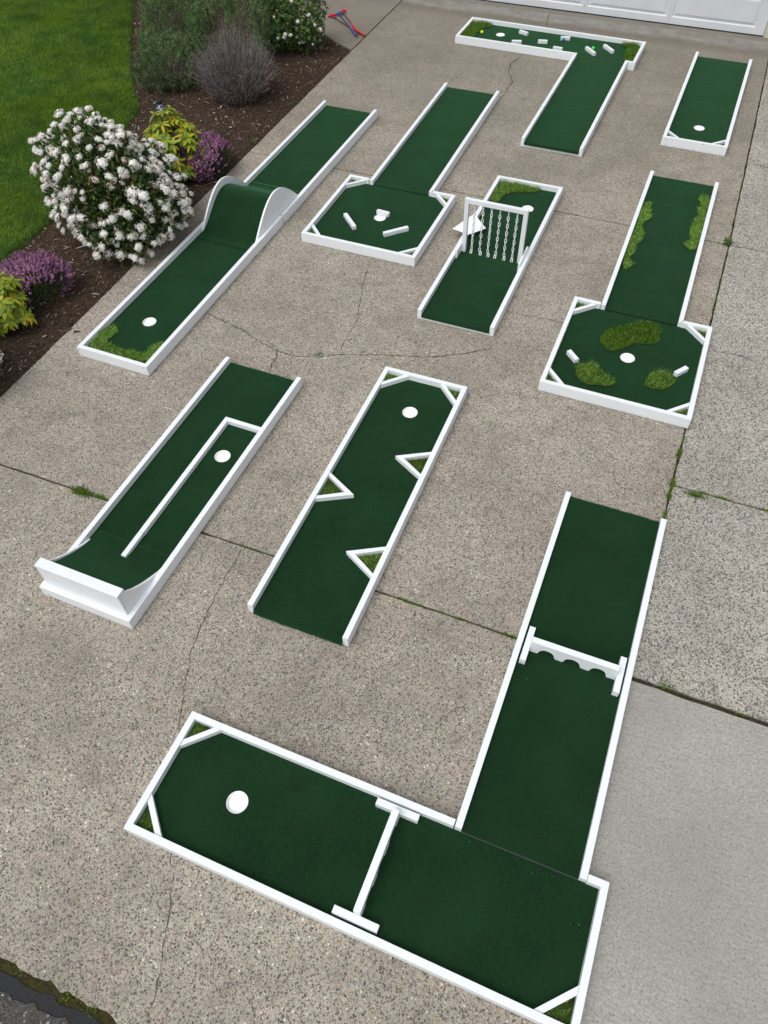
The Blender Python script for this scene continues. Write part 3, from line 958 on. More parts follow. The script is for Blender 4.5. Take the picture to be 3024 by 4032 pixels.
# arched gates
def arch_gate(loc, rz, label):
    g = empty('arch_gate', loc, rz, label, 'arch gate', 'three-arched white gates')
    legs = [(-.262, -.210), (-.106, -.053), (.053, .107), (.210, .262)]
    prof = []
    H = .117
    prof.append((-.262, H)); prof.append((-.262, 0.001))
    for i, (a_, b_) in enumerate(legs):
        prof += [(b_ - .006, .001), (b_, .005)]
        if i < 3:
            c_ = legs[i + 1][0]
            prof += [(b_, .012), (b_ + .004, .014)]
            mid_, rr = (b_ + c_) / 2, (c_ - b_) / 2 - .004
            prof += [(mid_ - rr * math.cos(t), .016 + .050 * math.sin(t)) for t in np.linspace(.05, math.pi - .05, 18)]
            prof += [(c_ - .004, .014), (c_, .012), (c_, .005), (c_ + .006, .001)]
    prof = prof[:-2] + [(.262, .001), (.262, H)]
    bm = bmesh.new()
    lo = [bm.verts.new((x, -.019, z)) for x, z in prof]; hi = [bm.verts.new((x, .019, z)) for x, z in prof]
    n = len(prof)
    bm.faces.new(lo); bm.faces.new(hi[::-1])
    for i in range(n): bm.faces.new((lo[i], hi[i], hi[(i + 1) % n], lo[(i + 1) % n]))
    o = from_bm('arch_board', bm, WHITE, g, bevel=.0025, seg=1)
    for s in (-1, 1):
        bm = bmesh.new(); box(bm, min(s * .2635, s * .3005), max(s * .2635, s * .3005), -.120, .122, .001, .052)
        from_bm('foot', bm, WHITE, g, bevel=.006, seg=3)
    return g
l, a = place('T')
arch_gate(on('T', 0, -.058, CZ + .0105), a, 'white arched gate standing across the lane beside the pale slabs')
l, a = place('A')
arch_gate(on('A', .0965, .001, CZ), a + R(90), 'white arched gate standing across the wide cross lane nearest the road')

# chain curtain
l, a = place('chain')
cf = empty('chain_curtain', on('chain', 0, -.15, CZ), a, 'upright white frame hung with six white chains over a green lane', 'chain frame')
FT = .535
for s in (-1, 1):
    bm = bmesh.new(); box(bm, min(s * .257, s * .2945), max(s * .257, s * .2945), -.0205, .0195, .001, FT)
    from_bm('post', bm, WHITE, cf, bevel=.004)
    bm = bmesh.new(); box(bm, min(s * .2955, s * .3138), max(s * .2955, s * .3138), -.150, .150, .001, .084)
    from_bm('foot', bm, WHITE, cf, bevel=.005)
bm = bmesh.new(); box(bm, -.2565, .2565, -.0195, .0185, FT - .039, FT - .001)
from_bm('top_beam', bm, WHITE, cf, bevel=.004)
def link(bm, c, d, side, L=.047, Wd=.025, rr=.0043):
    """stadium-shaped chain link centred at c, long axis d, flat plane spanned by d and side"""
    c, d, side = Vector(c), Vector(d).normalized(), Vector(side)
    side = (side - d * side.dot(d)).normalized()
    h, q = L / 2 - Wd / 2, Wd / 2 - rr
    pts = []
    for t in np.linspace(0, math.pi, 7): pts.append(c + side * q * math.cos(t) + d * (h + q * math.sin(t)))
    for t in np.linspace(math.pi, 2 * math.pi, 7): pts.append(c + side * q * math.cos(t) + d * (-h + q * math.sin(t)))
    nrm = d.cross(side)
    ring = []
    N = len(pts)
    for i, p_ in enumerate(pts):
        tn = (pts[(i + 1) % N] - pts[i - 1]).normalized()
        o_ = tn.cross(nrm)
        ring.append([bm.verts.new(p_ + rr * (math.cos(k * math.pi / 3) * o_ + math.sin(k * math.pi / 3) * nrm)) for k in range(6)])
    for i in range(N):
        a_, b_ = ring[i], ring[(i + 1) % N]
        for k in range(6): bm.faces.new((a_[k], a_[(k + 1) % 6], b_[(k + 1) % 6], b_[k]))
CHAIN_MAT = simple('white_chain_plastic', (.80, .81, .82), .4, .4, .02)
for i, cx in enumerate((-.2, -.12, -.04, .04, .12, .2)):
    bm = bmesh.new()
    z = FT - .039 - .043
    rg = random.Random(i)
    k = 0
    y = 0.0
    tw = rg.uniform(-.25, .25)
    while z > .042:
        fl = (k % 2 == 0)
        s = Vector((math.sin(tw), math.cos(tw), 0)) if fl else Vector((math.cos(tw), -math.sin(tw), 0))
        link(bm, (cx + rg.uniform(-.001, .001), y, z), (rg.uniform(-.02, .02), 0, 1), s)
        z -= .0372
        tw += rg.uniform(-.08, .08)
        k += 1
    bend = (0, .016, .013, -.002, .010, .003)[i]
    link(bm, (cx + bend * .8, y - .012, max(.010, z + .003)), (-bend * 45, 12, 16) if z < .03 else (-bend * 40, 6, 22), Vector((1, .1, 0)))
    ch = from_bm('chain', bm, CHAIN_MAT, cf, smooth=True)
    bm = bmesh.new(); link(bm, (cx, 0, FT - .039 - .012), (0, 0, 1), (1, .2, 0), .042, .022, .0028)
    from_bm('hook', bm, METAL, ch, smooth=True)

# small white blocks
def block(key, x, y, rot, length, label, h=.038, wdt=.038):
    l, a = place(key)
    bm = bmesh.new(); box(bm, -length / 2, length / 2, -wdt / 2, wdt / 2, 0, h)
    o = from_bm('wooden_block', bm, WHITE, None, bevel=.005, seg=3)
    o.location = on(key, x, y, CZ + .0012); o.rotation_euler = (0, 0, a + R(rot))
    return tag(o, label, 'block', 'small white wooden blocks')
block('sq1', .006, .063, -4, .135, 'shortest of the three bars in the square box, just behind its cup')
block('sq1', -.250, -.195, -45, .262, 'slanting white bar left of the cup in the square box without mounds')
block('sq1', .247, -.197, 45, .262, 'longest-looking white bar right of the cup in the square box without mounds')
block('sq2', -.424, -.171, -45, .128, 'white bar beside the left turf mound in the three-mound box')
block('sq2', .437, -.033, 54, .128, 'white bar between the right rail and small round turf mound')
block('Lh', -.402, .146, -21, .135, 'white block in the cross lane nearest the cup, towards the garage')
block('Lh', -.402, -.185, 20, .130, 'white block half hidden by the near rail, closest to the cup')
block('Lh', -.078, -.050, 12, .125, 'white block alone in the middle of the cross lane by the garage')
block('Lh', .176, .166, 16, .125, 'white block with the blue ball resting against it')
block('Lh', .170, -.200, -4, .125, 'white block half hidden by the near rail beside the lane junction')
block('Lh', .590, -.120, -46, .215, 'slanted white bar with the bright green ball behind it')
block('Lh', .795, .034, -46, .215, 'slanted white bar nearest the dark turf at the garage lane end')

# balls
def ball(key, x, y, label, c):
    m = M('ball_' + label.split()[0], .35, .5); m.col(c)
    v_ = m.vor(230); m.bump(v_.outputs['Distance'], .5, .002)
    bm = bmesh.new(); bmesh.ops.create_icosphere(bm, subdivisions=4, radius=.0215)
    o = from_bm('golf_ball', bm, m.m, smooth=True)
    o.location = on(key, x, y, CZ + .0218)
    return tag(o, label, 'ball', 'coloured golf balls')
ball('Lh', -.943, -.038, 'yellow golf ball beside the dark turf patch near the cup', (.70, .78, .02))
ball('Lh', .166, .112, 'blue golf ball resting against a white block', (.01, .20, .42))
ball('Lh', .603, -.045 + .02, 'bright green golf ball behind a slanted white bar', (.06, .80, .12))

# turf patches lying on the carpets
def turf_patch(key, poly, mat, label, cat='turf patch', dens=38000, length=.034, seed=1, smooth=1, z=CZ):
    l, a = place(key)
    c = np.mean(poly, 0)
    o = turf('turf_patch', [(x - c[0], y - c[1]) for x, y in poly], 0, mat, None, dens, length, .55, smooth, seed)
    o.location = on(key, c[0], c[1], z + .0012); o.rotation_euler = (0, 0, a)
    return tag(o, label, cat, 'cut artificial turf patches')
turf_patch('humpN', [(-.306, -1.17), (-.306, -1.019), (-.306, -.86), (-.275, -.832), (-.190, -.856), (-.168, -.917), (-.212, -1.026), (-.172, -1.049), (-.034, -1.071), (.083, -1.051), (.19, -1.059), (.22, -1.034), (.208, -.926), (.23, -.872), (.306, -.855), (.306, -1.17), (.025, -1.172)], TURF_LIGHT, 'bright U-shaped turf strip around the closed end of a lane', seed=11)
turf_patch('chain', [(-.308, 1.172), (-.1, 1.176), (.133, 1.174), (.136, 1.13), (.011, 1.06), (-.087, 1.031), (-.17, .976), (-.216, .88), (-.204, .774), (-.306, .768), (-.308, .972)], TURF_MID, 'L-shaped turf piece in the far corner behind the chain frame', seed=12, length=.042)
turf_patch('lane2', [(-.305, .66), (-.237, .64), (-.234, .522), (-.196, .41), (-.202, .337), (-.267, .225), (-.216, .089), (-.208, -.076), (-.255, -.158), (-.215, -.251), (-.265, -.38), (-.257, -.435), (-.218, -.475), (-.236, -.60), (-.300, -.55), (-.306, -.262), (-.306, .125)], TURF_LIGHT, 'wavy turf strip along the left rail of the lane', seed=13, z=CZ + .005)
turf_patch('lane2', [(.187, .901), (.257, .993), (.305, .945), (.306, .6), (.306, .321), (.306, .02), (.286, -.06), (.224, -.042), (.178, .013), (.219, .067), (.217, .184), (.193, .295), (.213, .457), (.248, .54), (.215, .673), (.238, .789)], TURF_LIGHT, 'wavy turf strip along the right rail of the lane', seed=14, z=CZ + .005)
turf_patch('sq2', [(-.267, .142), (-.225, .263), (-.15, .345), (-.085, .385), (-.029, .47), (.047, .515), (.132, .512), (.186, .45), (.203, .326), (.173, .237), (.084, .219), (.016, .201), (-.038, .112), (-.133, .025), (-.213, .061)], TURF_DARK, 'large bean-shaped olive turf mound behind the cup', seed=15, length=.042)
turf_patch('sq2', [(-.362, -.293), (-.351, -.24), (-.291, -.195), (-.221, -.192), (-.175, -.255), (-.099, -.285), (-.032, -.32), (-.038, -.378), (-.089, -.414), (-.167, -.421), (-.249, -.453), (-.333, -.393)], TURF_MID, 'comma-shaped turf mound at the left front of the three-mound box', seed=16, length=.040)
turf_patch('sq2', [(.201, -.178), (.256, -.075), (.335, -.075), (.401, -.142), (.391, -.225), (.326, -.297), (.25, -.304), (.174, -.287), (.201, -.246)], TURF_MID, 'small round turf mound at the right front of the three-mound box', seed=17, length=.040)
turf_patch('Lh', [(-1.176, .308), (-.913, .306), (-.895, .209), (-.979, .131), (-.976, .015), (-1.017, -.024), (-1.005, -.21), (-1.04, -.30), (-1.176, -.306), (-1.176, .072)], TURF_DARK, 'dark turf patch beside the yellow ball', seed=18, length=.042)
turf_patch('Lh', [(.93, .306), (1.176, .306), (1.176, -.007), (1.174, -.30), (1.06, -.30), (1.03, .168), (.952, .208)], TURF_DARK, 'dark turf patch at the right end of the block-strewn lane', seed=19, length=.042)

# sheet of paper draped over the rail
bm = bmesh.new()
cor = [Vector(p_) for p_ in ((-.475, .078, .112), (-.300, .030, .104), (-.172, .215, .085), (-.352, .405, .104))]
n = 10
grid = []
for i in range(n + 1):
    row = []
    for j in range(n + 1):
        u_, v_ = i / n, j / n
        p_ = cor[0] * (1 - u_) * (1 - v_) + cor[1] * u_ * (1 - v_) + cor[2] * u_ * v_ + cor[3] * (1 - u_) * v_
        d_ = abs(p_.x + .333)
        p_.z = max(.1035 - .045 * max(0, p_.x + .305) + .010 * max(0, u_ + v_ - 1.7), .06) + .004 * math.sin(u_ * 3 + v_ * 2)
        row.append(bm.verts.new(p_))
    grid.append(row)
for i in range(n):
    for j in range(n): bm.faces.new((grid[i][j], grid[i + 1][j], grid[i + 1][j + 1], grid[i][j + 1]))
bmesh.ops.recalc_face_normals(bm, faces=bm.faces[:])
if sum(f_.normal.z for f_ in bm.faces) < 0: bmesh.ops.reverse_faces(bm, faces=bm.faces[:])
l, a = place('chain')
for v_ in bm.verts: v_.co.z -= .10
me_ = bpy.data.meshes.new('paper_sheet'); bm.to_mesh(me_); bm.free()
paper = link_mesh('paper_sheet', me_, simple('white_paper', (.86, .87, .89), .8, .2, .01), None, True)
paper.location = on('chain', 0, 0, .101); paper.rotation_euler = (0, 0, a)
tag(paper, 'white paper sheet draped over the rail behind the chain frame', 'paper')

# putters on the path
RED = simple('red_plastic', (.55, .012, .022), .35, .45, .05); MAROON = simple('dark_red_shaft', (.11, .012, .018), .4, .45, .05)
BLUE = simple('blue_plastic', (.035, .075, .28), .4, .45, .05); NAVY = simple('navy_shaft', (.022, .032, .13), .4, .45, .05)
def putter(head, neck, grip, end, label, mh, ms, mg, zs):
    h0, h1 = [Vector((*sv(*q), 0)) for q in head]; nk, gp_, ed = [Vector((*sv(*q), 0)) for q in (neck, grip, end)]
    c_ = (h0 + h1) / 2
    o = empty('toy_putter', c_, 0, label, 'putter', 'toy putters on the path')
    def z(v_, zz): return v_ - c_ + Vector((0, 0, zz))
    bm = bmesh.new()
    dv = (h1 - h0); up = Vector((0, 0, .03))
    pts = [z(h0 + dv * t, .026 + .012 * math.sin(t * math.pi)) for t in np.linspace(0, 1, 7)]
    tube(bm, pts, [.012, .017, .019, .018, .017, .016, .011], 10)
    tube(bm, [z(c_.lerp(nk, .1), .030), z(nk, .026)], [.014, .008], 8)
    from_bm('head', bm, mh, o, smooth=True)
    bm = bmesh.new(); tube(bm, [z(nk, .026), z(gp_, zs)], .0068, 8)
    from_bm('shaft', bm, ms, o, smooth=True)
    bm = bmesh.new(); tube(bm, [z(gp_, zs), z(gp_.lerp(ed, .05), zs), z(gp_.lerp(ed, .93), zs + .002), z(ed, zs + .002)], [.010, .0125, .0145, .013], 10)
    from_bm('grip', bm, mg, o, smooth=True)
putter(((-.620, 12.398), (-.505, 12.428)), (-.544, 12.368), (-.269, 11.935), (-.096, 11.684), 'red toy putter whose grip lies across the joint, furthest from the shrub', RED, MAROON, RED, .028)
putter(((-.459, 12.555), (-.355, 12.575)), (-.399, 12.500), (-.274, 12.007), (-.200, 11.725), 'red toy putter lying half under the blue putter, head nearest the garage', RED, MAROON, RED, .062)
putter(((-.512, 12.466), (-.400, 12.502)), (-.453, 12.445), (-.292, 11.913), (-.213, 11.651), 'blue toy putter lying across two red ones', BLUE, NAVY, BLUE, .045)

# little canister behind the yellow shrub
bx, by = sv(-2.586, 9.56)
can = empty('canister', (bx, by, .0), R(20), 'slim white canister with black cap standing in the mulch', 'canister')
CANW = M('canister_label', .4, .4)
v_ = CANW.vor(26); CANW.col(CANW.ramp(v_.outputs['Distance'], [(.25, (.02, .16, .42)), (.42, (.62, .70, .76))], 'CONSTANT'))
bm = bmesh.new(); tube(bm, [(0, 0, 0), (0, 0, .10), (0, 0, .112)], [.030, .030, .024], 16); from_bm('body', bm, CANW.m, can, smooth=False)
bm = bmesh.new(); tube(bm, [(0, 0, .1125), (0, 0, .118), (0, 0, .150), (0, 0, .156)], [.026, .033, .033, .028], 16); from_bm('cap', bm, RUBBER, can)

# ------------------------------------------------------------------ garden bed, lawn
lawn_edge = [(-5.93, -3), (-5.93, 3.0), (-5.93, 4.5), (-5.92, 5.4), (-6.10, 6.5), (-6.47, 7.78), (-7.15, 8.62), (-7.70, 9.45), (-8.55, 10.83), (-9.6, 12.3), (-10.6, 14)]
lawn_poly = [(-16, -3)] + lawn_edge + [(-16, 14)]
bed_poly = lawn_edge + [(-7.1, 14)] + path_edge[::-1] + [(XL - .002, 10.2), (XL - .002, -3)]
def field(name, x0, x1, y0, y1, step, fn, mat):
    xs = np.arange(x0, x1 + step / 2, step); ys = np.arange(y0, y1 + step / 2, step)
    X, Y = np.meshgrid(xs, ys)
    Z = fn(X.ravel(), Y.ravel())
    nx, ny = len(xs), len(ys)
    i = np.arange((nx - 1) * (ny - 1)); r_, c_ = i // (nx - 1), i % (nx - 1)
    q = np.stack([r_ * nx + c_, r_ * nx + c_ + 1, (r_ + 1) * nx + c_ + 1, (r_ + 1) * nx + c_], 1)
    return tag(np_mesh(name, np.column_stack([X.ravel(), Y.ravel(), Z]), q, mat, None, True), kind='structure')
def bed_z(x, y):
    ins = inside(x, y, bed_poly); d = poly_dist(x, y, bed_poly)
    p_ = np.column_stack([x, y])
    z = -.014 + .055 * np.clip(d / .5, 0, 1) ** .8 + .012 * vnoise(p_, 6, 3) + .006 * vnoise(p_, 25, 4) * np.clip(d / .1, 0, 1)
    return np.where(ins, z, np.where(d < .06, -.03, -.11))
def lawn_z(x, y):
    ins = inside(x, y, lawn_poly); d = poly_dist(x, y, lawn_poly)
    z = .022 + .012 * vnoise(np.column_stack([x, y]), 1.5, 6)
    return np.where(ins, z * np.clip(.4 + d / .05, 0, 1), -.12)
field('garden_bed', -10.6, XL + .03, -3, 14, .05, bed_z, BED)
field('lawn', -16, -5.85, -3, 14, .05, lawn_z, LAWN)

# grass blades: the strip of lawn this view can see, with a wide margin
vis = [(-5.93, 2.6), (-5.93, 4.5), (-5.92, 5.4), (-6.10, 6.5), (-6.47, 7.78), (-7.15, 8.62), (-7.70, 9.45), (-8.55, 10.83), (-9.6, 12.3), (-12.4, 12.3), (-12.4, 9.0), (-9.2, 5.2), (-7.4, 2.6)]
n = 330000
p_ = scatter(vis, n)
dens = vnoise(p_, 3.0, 21)
ang = 1.5 * vnoise(p_, 2.2, 22) + RNG.normal(0, 1.0, n)
ln = RNG.uniform(.3, 1.6, n)
D = np.column_stack([np.cos(ang) * ln, np.sin(ang) * ln, np.ones(n)])
P = np.column_stack([p_, lawn_z(p_[:, 0], p_[:, 1]) - .002])
L = RNG.uniform(.030, .062, n) * (1 + .25 * dens)
v_, f_ = blades(P, D, L, RNG.uniform(.004, .0075, n))
tag(np_mesh('lawn_grass', v_, f_, GRASS), 'mown green grass of the lawn left of the planting bed', 'grass', kind='stuff')

# mulch chips
n = 17000
p_ = scatter([q for q in [(-5.93, 1.5)] + lawn_edge[1:-1] + [(-7.1, 13)] + path_edge[-2::-1] + [(XL - .03, 10.2), (XL - .03, 1.5)]], n)
keep = poly_dist(p_[:, 0], p_[:, 1], bed_poly) > .02
p_ = p_[keep]; n = len(p_)
ang = RNG.uniform(0, 6.28, n); tilt = RNG.normal(0, .3, n)
D = np.column_stack([np.cos(ang), np.sin(ang), tilt])
z = bed_z(p_[:, 0], p_[:, 1])
Lc = RNG.gamma(2.6, .014, n) + .010
v_, f_ = leaves(np.column_stack([p_, z + .004 + RNG.uniform(0, .012, n)]) - D * Lc[:, None] / 2, D, np.column_stack([RNG.normal(0, .3, n), RNG.normal(0, .3, n), np.ones(n)]), Lc, RNG.uniform(.005, .014, n), 1, .12)
tag(np_mesh('mulch_chips', v_, f_, CHIPS), 'dark bark mulch chips with pale splinters covering the planting bed', 'mulch', kind='stuff')

# ------------------------------------------------------------------ plants
def dome_points(n, r, h, lo=.55, hi=1.0, zmin=.04, lump=.12, seed=0, rx=None, dent=None):
    """random points in the outer shell of a lumpy dome, plus outward directions"""
    rg = np.random.default_rng(seed)
    d = norm(rg.normal(size=(int(n * 2.2) + 50, 3)))
    f = rg.uniform(lo ** 2, hi ** 2, len(d)) ** .5 * (1 + lump * vnoise(d, 4.5, seed + 1) + lump * .6 * vnoise(d, 11, seed + 2))
    if dent is not None:                       # flatter on one side
        dd = norm(np.array(dent[:3])); f = f * (1 - dent[3] * np.clip((d @ dd - .35) / .5, 0, 1))
    sc = np.array([rx or r, r, h * .55])
    p = d * sc * f[:, None] + np.array([0, 0, h * .45])
    k = p[:, 2] > zmin
    p, d = p[k][:n], d[k][:n]
    return p, norm(d / np.array([1, 1, 1.0]))
def ground_at(x, y):
    return float(bed_z(np.array([x]), np.array([y]))[0])
def plant(name, x, y, label, cat, group=None):
    return empty(name, (x, y, ground_at(x, y) - .005), 0, label, cat, group)
def stems(parent, n, r, h, seed, rad=.006, mat=None, spread=.75):
    rg = random.Random(seed)
    bm = bmesh.new()
    for i in range(n):
        a_ = rg.uniform(0, 6.28); q = rg.uniform(.2, 1) * spread
        tip = Vector((math.cos(a_) * r * q, math.sin(a_) * r * q, h * rg.uniform(.55, .85) * (1 - .45 * q * q)))
        mid_ = tip * .5 + Vector((rg.uniform(-.04, .04), rg.uniform(-.04, .04), h * .06))
        tube(bm, [Vector((math.cos(a_) * .03, math.sin(a_) * .03, 0)), mid_, tip], [rad, rad * .7, rad * .35], 5, False)
    return from_bm('stems', bm, mat or BARK, parent, smooth=True)
BARK = simple('shrub_bark', (.075, .052, .038), .9, .1, .3, 60)

# viburnum: dark leaves, domed white flower heads
VIB_LEAF = leafmat('viburnum_leaf', [(0, (.014, .034, .008)), (.45, (.030, .066, .013)), (.75, (.070, .135, .022)), (.90, (.13, .18, .03)), (1, (.13, .06, .025))], .5, .3, .15)
PETAL = leafmat('viburnum_petal', [(0, (.72, .70, .64)), (.3, (.84, .82, .77)), (.955, (.88, .87, .82)), (.965, (.36, .24, .16)), (1, (.62, .42, .36))], .7, .2, .1)
PETAL_OLD = leafmat('viburnum_old_petal', [(0, (.64, .60, .52)), (.62, (.82, .80, .74)), (.66, (.16, .07, .05)), (1, (.24, .11, .08))], .7, .2, .1)
def flower_head(seed, r=.045, n=70):
    rg = np.random.default_rng(seed)
    A = Acc()
    d = rg.normal(size=(n * 3, 3)); d = norm(d); d = d[d[:, 2] > -.25][:n]
    lob = 1 + .30 * vnoise(d, 6, seed)
    P = d * np.array([r, r, r * .72]) * lob[:, None]
    # each floret: five round petals flattened to a small cupped star
    for k in range(5):
        a_ = rg.uniform(0, 6.28, len(P)) * 0 + k * 2 * math.pi / 5
        t1 = norm(np.cross(d, [0.3, .2, .9])); t2 = np.cross(d, t1)
        dr = t1 * np.cos(a_)[:, None] + t2 * np.sin(a_)[:, None] + d * .25
        A.add(leaves(P, dr, d, rg.uniform(.0075, .0115, len(P)), .0095, 1, -.1))
    # the crowded florets underneath read as one pale lump
    bm = bmesh.new(); bmesh.ops.create_icosphere(bm, subdivisions=2, radius=1)
    bm.verts.index_update()
    V = np.array([q.co[:] for q in bm.verts]); V = norm(V)
    V = V * np.array([r, r, r * .72]) * (.84 + .26 * vnoise(V, 6, seed) + .08 * vnoise(V, 15, seed + 3))[:, None]
    V[:, 2] = np.maximum(V[:, 2], -.25 * r)
    A.add((V, np.array([[q.index for q in f.verts] for f in bm.faces])))
    bm.free()
    return np.vstack(A.v), np.vstack(A.f)
def head_mesh(seed, mat, r, n=60):
    v_, f_ = flower_head(seed, r, n)
    o = np_mesh('flower_head', v_, f_, mat)
    me = o.data
    bpy.data.objects.remove(o)
    return me
def viburnum(x, y, r, h, nl, nh, label, seed, parts=100, extra=(), dent=None):
    o = plant('viburnum_shrub', x, y, label, 'shrub', 'white flowering viburnums')
    p, d = dome_points(nl, r * .97, h * .97,   .45, 1.0, .03, .15, seed, None, dent)
    rg = np.random.default_rng(seed)
    dr = d * .7 + rg.normal(0, .55, p.shape) + np.array([0, 0, .25])
    A = Acc()
    A.add(leaves(p, dr, d + np.array([0, 0, .6]), rg.uniform(.035, .065, len(p)), rg.uniform(.018, .028, len(p)), 1, .18))
    for ex in extra:                                       # a stray sprig
        q = np.array([ex]) + rg.normal(0, .05, (30, 3))
        A.add(leaves(q, rg.normal(0, 1, (30, 3)), np.array([[0, 0, 1.0]] * 30), .05, .024, 1, .18))
    A.build('foliage', VIB_LEAF, o)
    stems(o, 60, r, h, seed)
    meshes = [head_mesh(seed * 10 + k, PETAL if k % 4 else PETAL_OLD, .029 + .0030 * (k % 4), 50) for k in range(8)]
    # spread the heads so they do not all overlap
    cand, cdir = dome_points(nh * 4, r * 1.0, h * 1.0, .88, 1.04, .07, .15, seed + 0, None, dent)
    take = []
    for i in range(len(cand)):
        if len(take) >= nh: break
        near = min((np.linalg.norm(cand[i] - cand[j]) for j in take), default=9)
        if near > .046 or rg.random() < .35: take.append(i)
    pts = [(cand[i], cdir[i]) for i in take] + [(np.array(e), norm(np.array([-.5, -.3, .8]))) for e in extra]
    view = np.array([0 - x, 0 - y, CAM_H - h / 2]); view = view / np.linalg.norm(view)
    order = sorted(range(len(pts)), key=lambda i: -(pts[i][1] @ view))
    order = sorted(order[:parts], key=lambda i: i) + order[parts:]
    A = Acc()
    for rank, i in enumerate(order):
        q, dd = pts[i]
        up = norm(dd * .8 + np.array([0, 0, .7]) + rg.normal(0, .2, 3))
        rot = Vector((0, 0, 1)).rotation_difference(Vector(up)) 
        s = rg.uniform(.62, 1.28)
        me = meshes[int(rg.integers(8))]
        if rank < parts:
            fh = bpy.data.objects.new('flower_head', me); COL.objects.link(fh)
            fh.parent = o; fh.location = q; fh.rotation_euler = rot.to_euler(); fh.scale = (s * rg.uniform(.75, 1.3), s * rg.uniform(.75, 1.3), s)
        else:
            v_ = np.array([w_.co[:] for w_ in me.vertices]) * s
            v_ = v_ @ np.array(rot.to_matrix()).T + q
            f_ = np.array([pl.vertices[:] for pl in me.polygons])
            A.add((v_, f_))
    if A.n:
        fo = A.build('flower_heads', PETAL, o); fo['kind'] = 'stuff'
    return o
viburnum(-4.975, 5.45, .715, 1.10, 13500, 470, 'large rounded viburnum covered in white flower heads between lawn and driveway', 5, 100,
         [(-.78, .02, .62), (-.88, .10, .70), (-.74, -.16, .30)], (.60, .60, .52, .34))
viburnum(-5.10, 2.98, .45, .55, 2600, 70, 'small white-flowered viburnum cut off by the left edge, nearest the road', 6, 100)

# heathers
HE_FL = leafmat('heather_floret', [(0, (.15, .040, .155)), (.28, (.30, .090, .29)), (.58, (.44, .17, .40)), (.76, (.55, .28, .46)), (.86, (.80, .58, .64)), (.94, (.55, .26, .17)), (1, (.80, .62, .58))], .7, .2, .15)
HE_GR = leafmat('heather_needles', [(0, (.012, .024, .008)), (.6, (.022, .042, .012)), (1, (.05, .075, .02))], .7, .2, .1)
def heather(x, y, r, h, n, label, seed, bare=(1, -.4)):
    o = plant('heather_plant', x, y, label, 'heather', 'purple winter heathers')
    rg = np.random.default_rng(seed)
    p, d = dome_points(n, r, h, .80, 1.0, .02, .10, seed)
    out = norm(d * .7 + np.array([0, 0, .75]) + rg.normal(0, .22, p.shape))
    bd = norm(np.array([bare[0], bare[1], -.25]))
    fl = (d @ bd) < .55 + rg.normal(0, .15, len(p))
    A = Acc()
    q, qd = p[fl], out[fl]
    for t in np.linspace(0, 1, 13):
        for _ in range(2):
            dr = norm(rg.normal(0, 1, q.shape)); dr = norm(dr - qd * np.sum(dr * qd, 1)[:, None] * .6)
            A.add(leaves(q + qd * (.052 * t - .02) + rg.normal(0, .0015, q.shape), dr + qd * .35, qd, rg.uniform(.008, .012, len(q)) * (1.2 - .4 * t), .008, 1, .25))
    A.build('flowers', HE_FL, o)['kind'] = 'stuff'
    A = Acc()
    g_, gd = dome_points(n * 2, r * .98, h * .96, .35, 1.0, .01, .10, seed)
    go = norm(gd * .6 + np.array([0, 0, .6]) + rg.normal(0, .3, g_.shape))
    for t in np.linspace(0, 1, 9):
        dr = norm(rg.normal(0, 1, g_.shape))
        A.add(leaves(g_ + go * .06 * t, dr + go * .8, go, rg.uniform(.008, .013, len(g_)), .0028, 1, 0))
    A.build('foliage', HE_GR, o)
    stems(o, 40, r, h, seed, .003)
heather(-5.19, 4.21, .320, .345, 1900, 'purple heather in bloom at the left edge, beside bare mulch', 31)
heather(-4.88, 6.76, .300, .40, 1600, 'purple heather in bloom behind the big viburnum, beside the yellow-leaved shrub', 32, (1, .2))

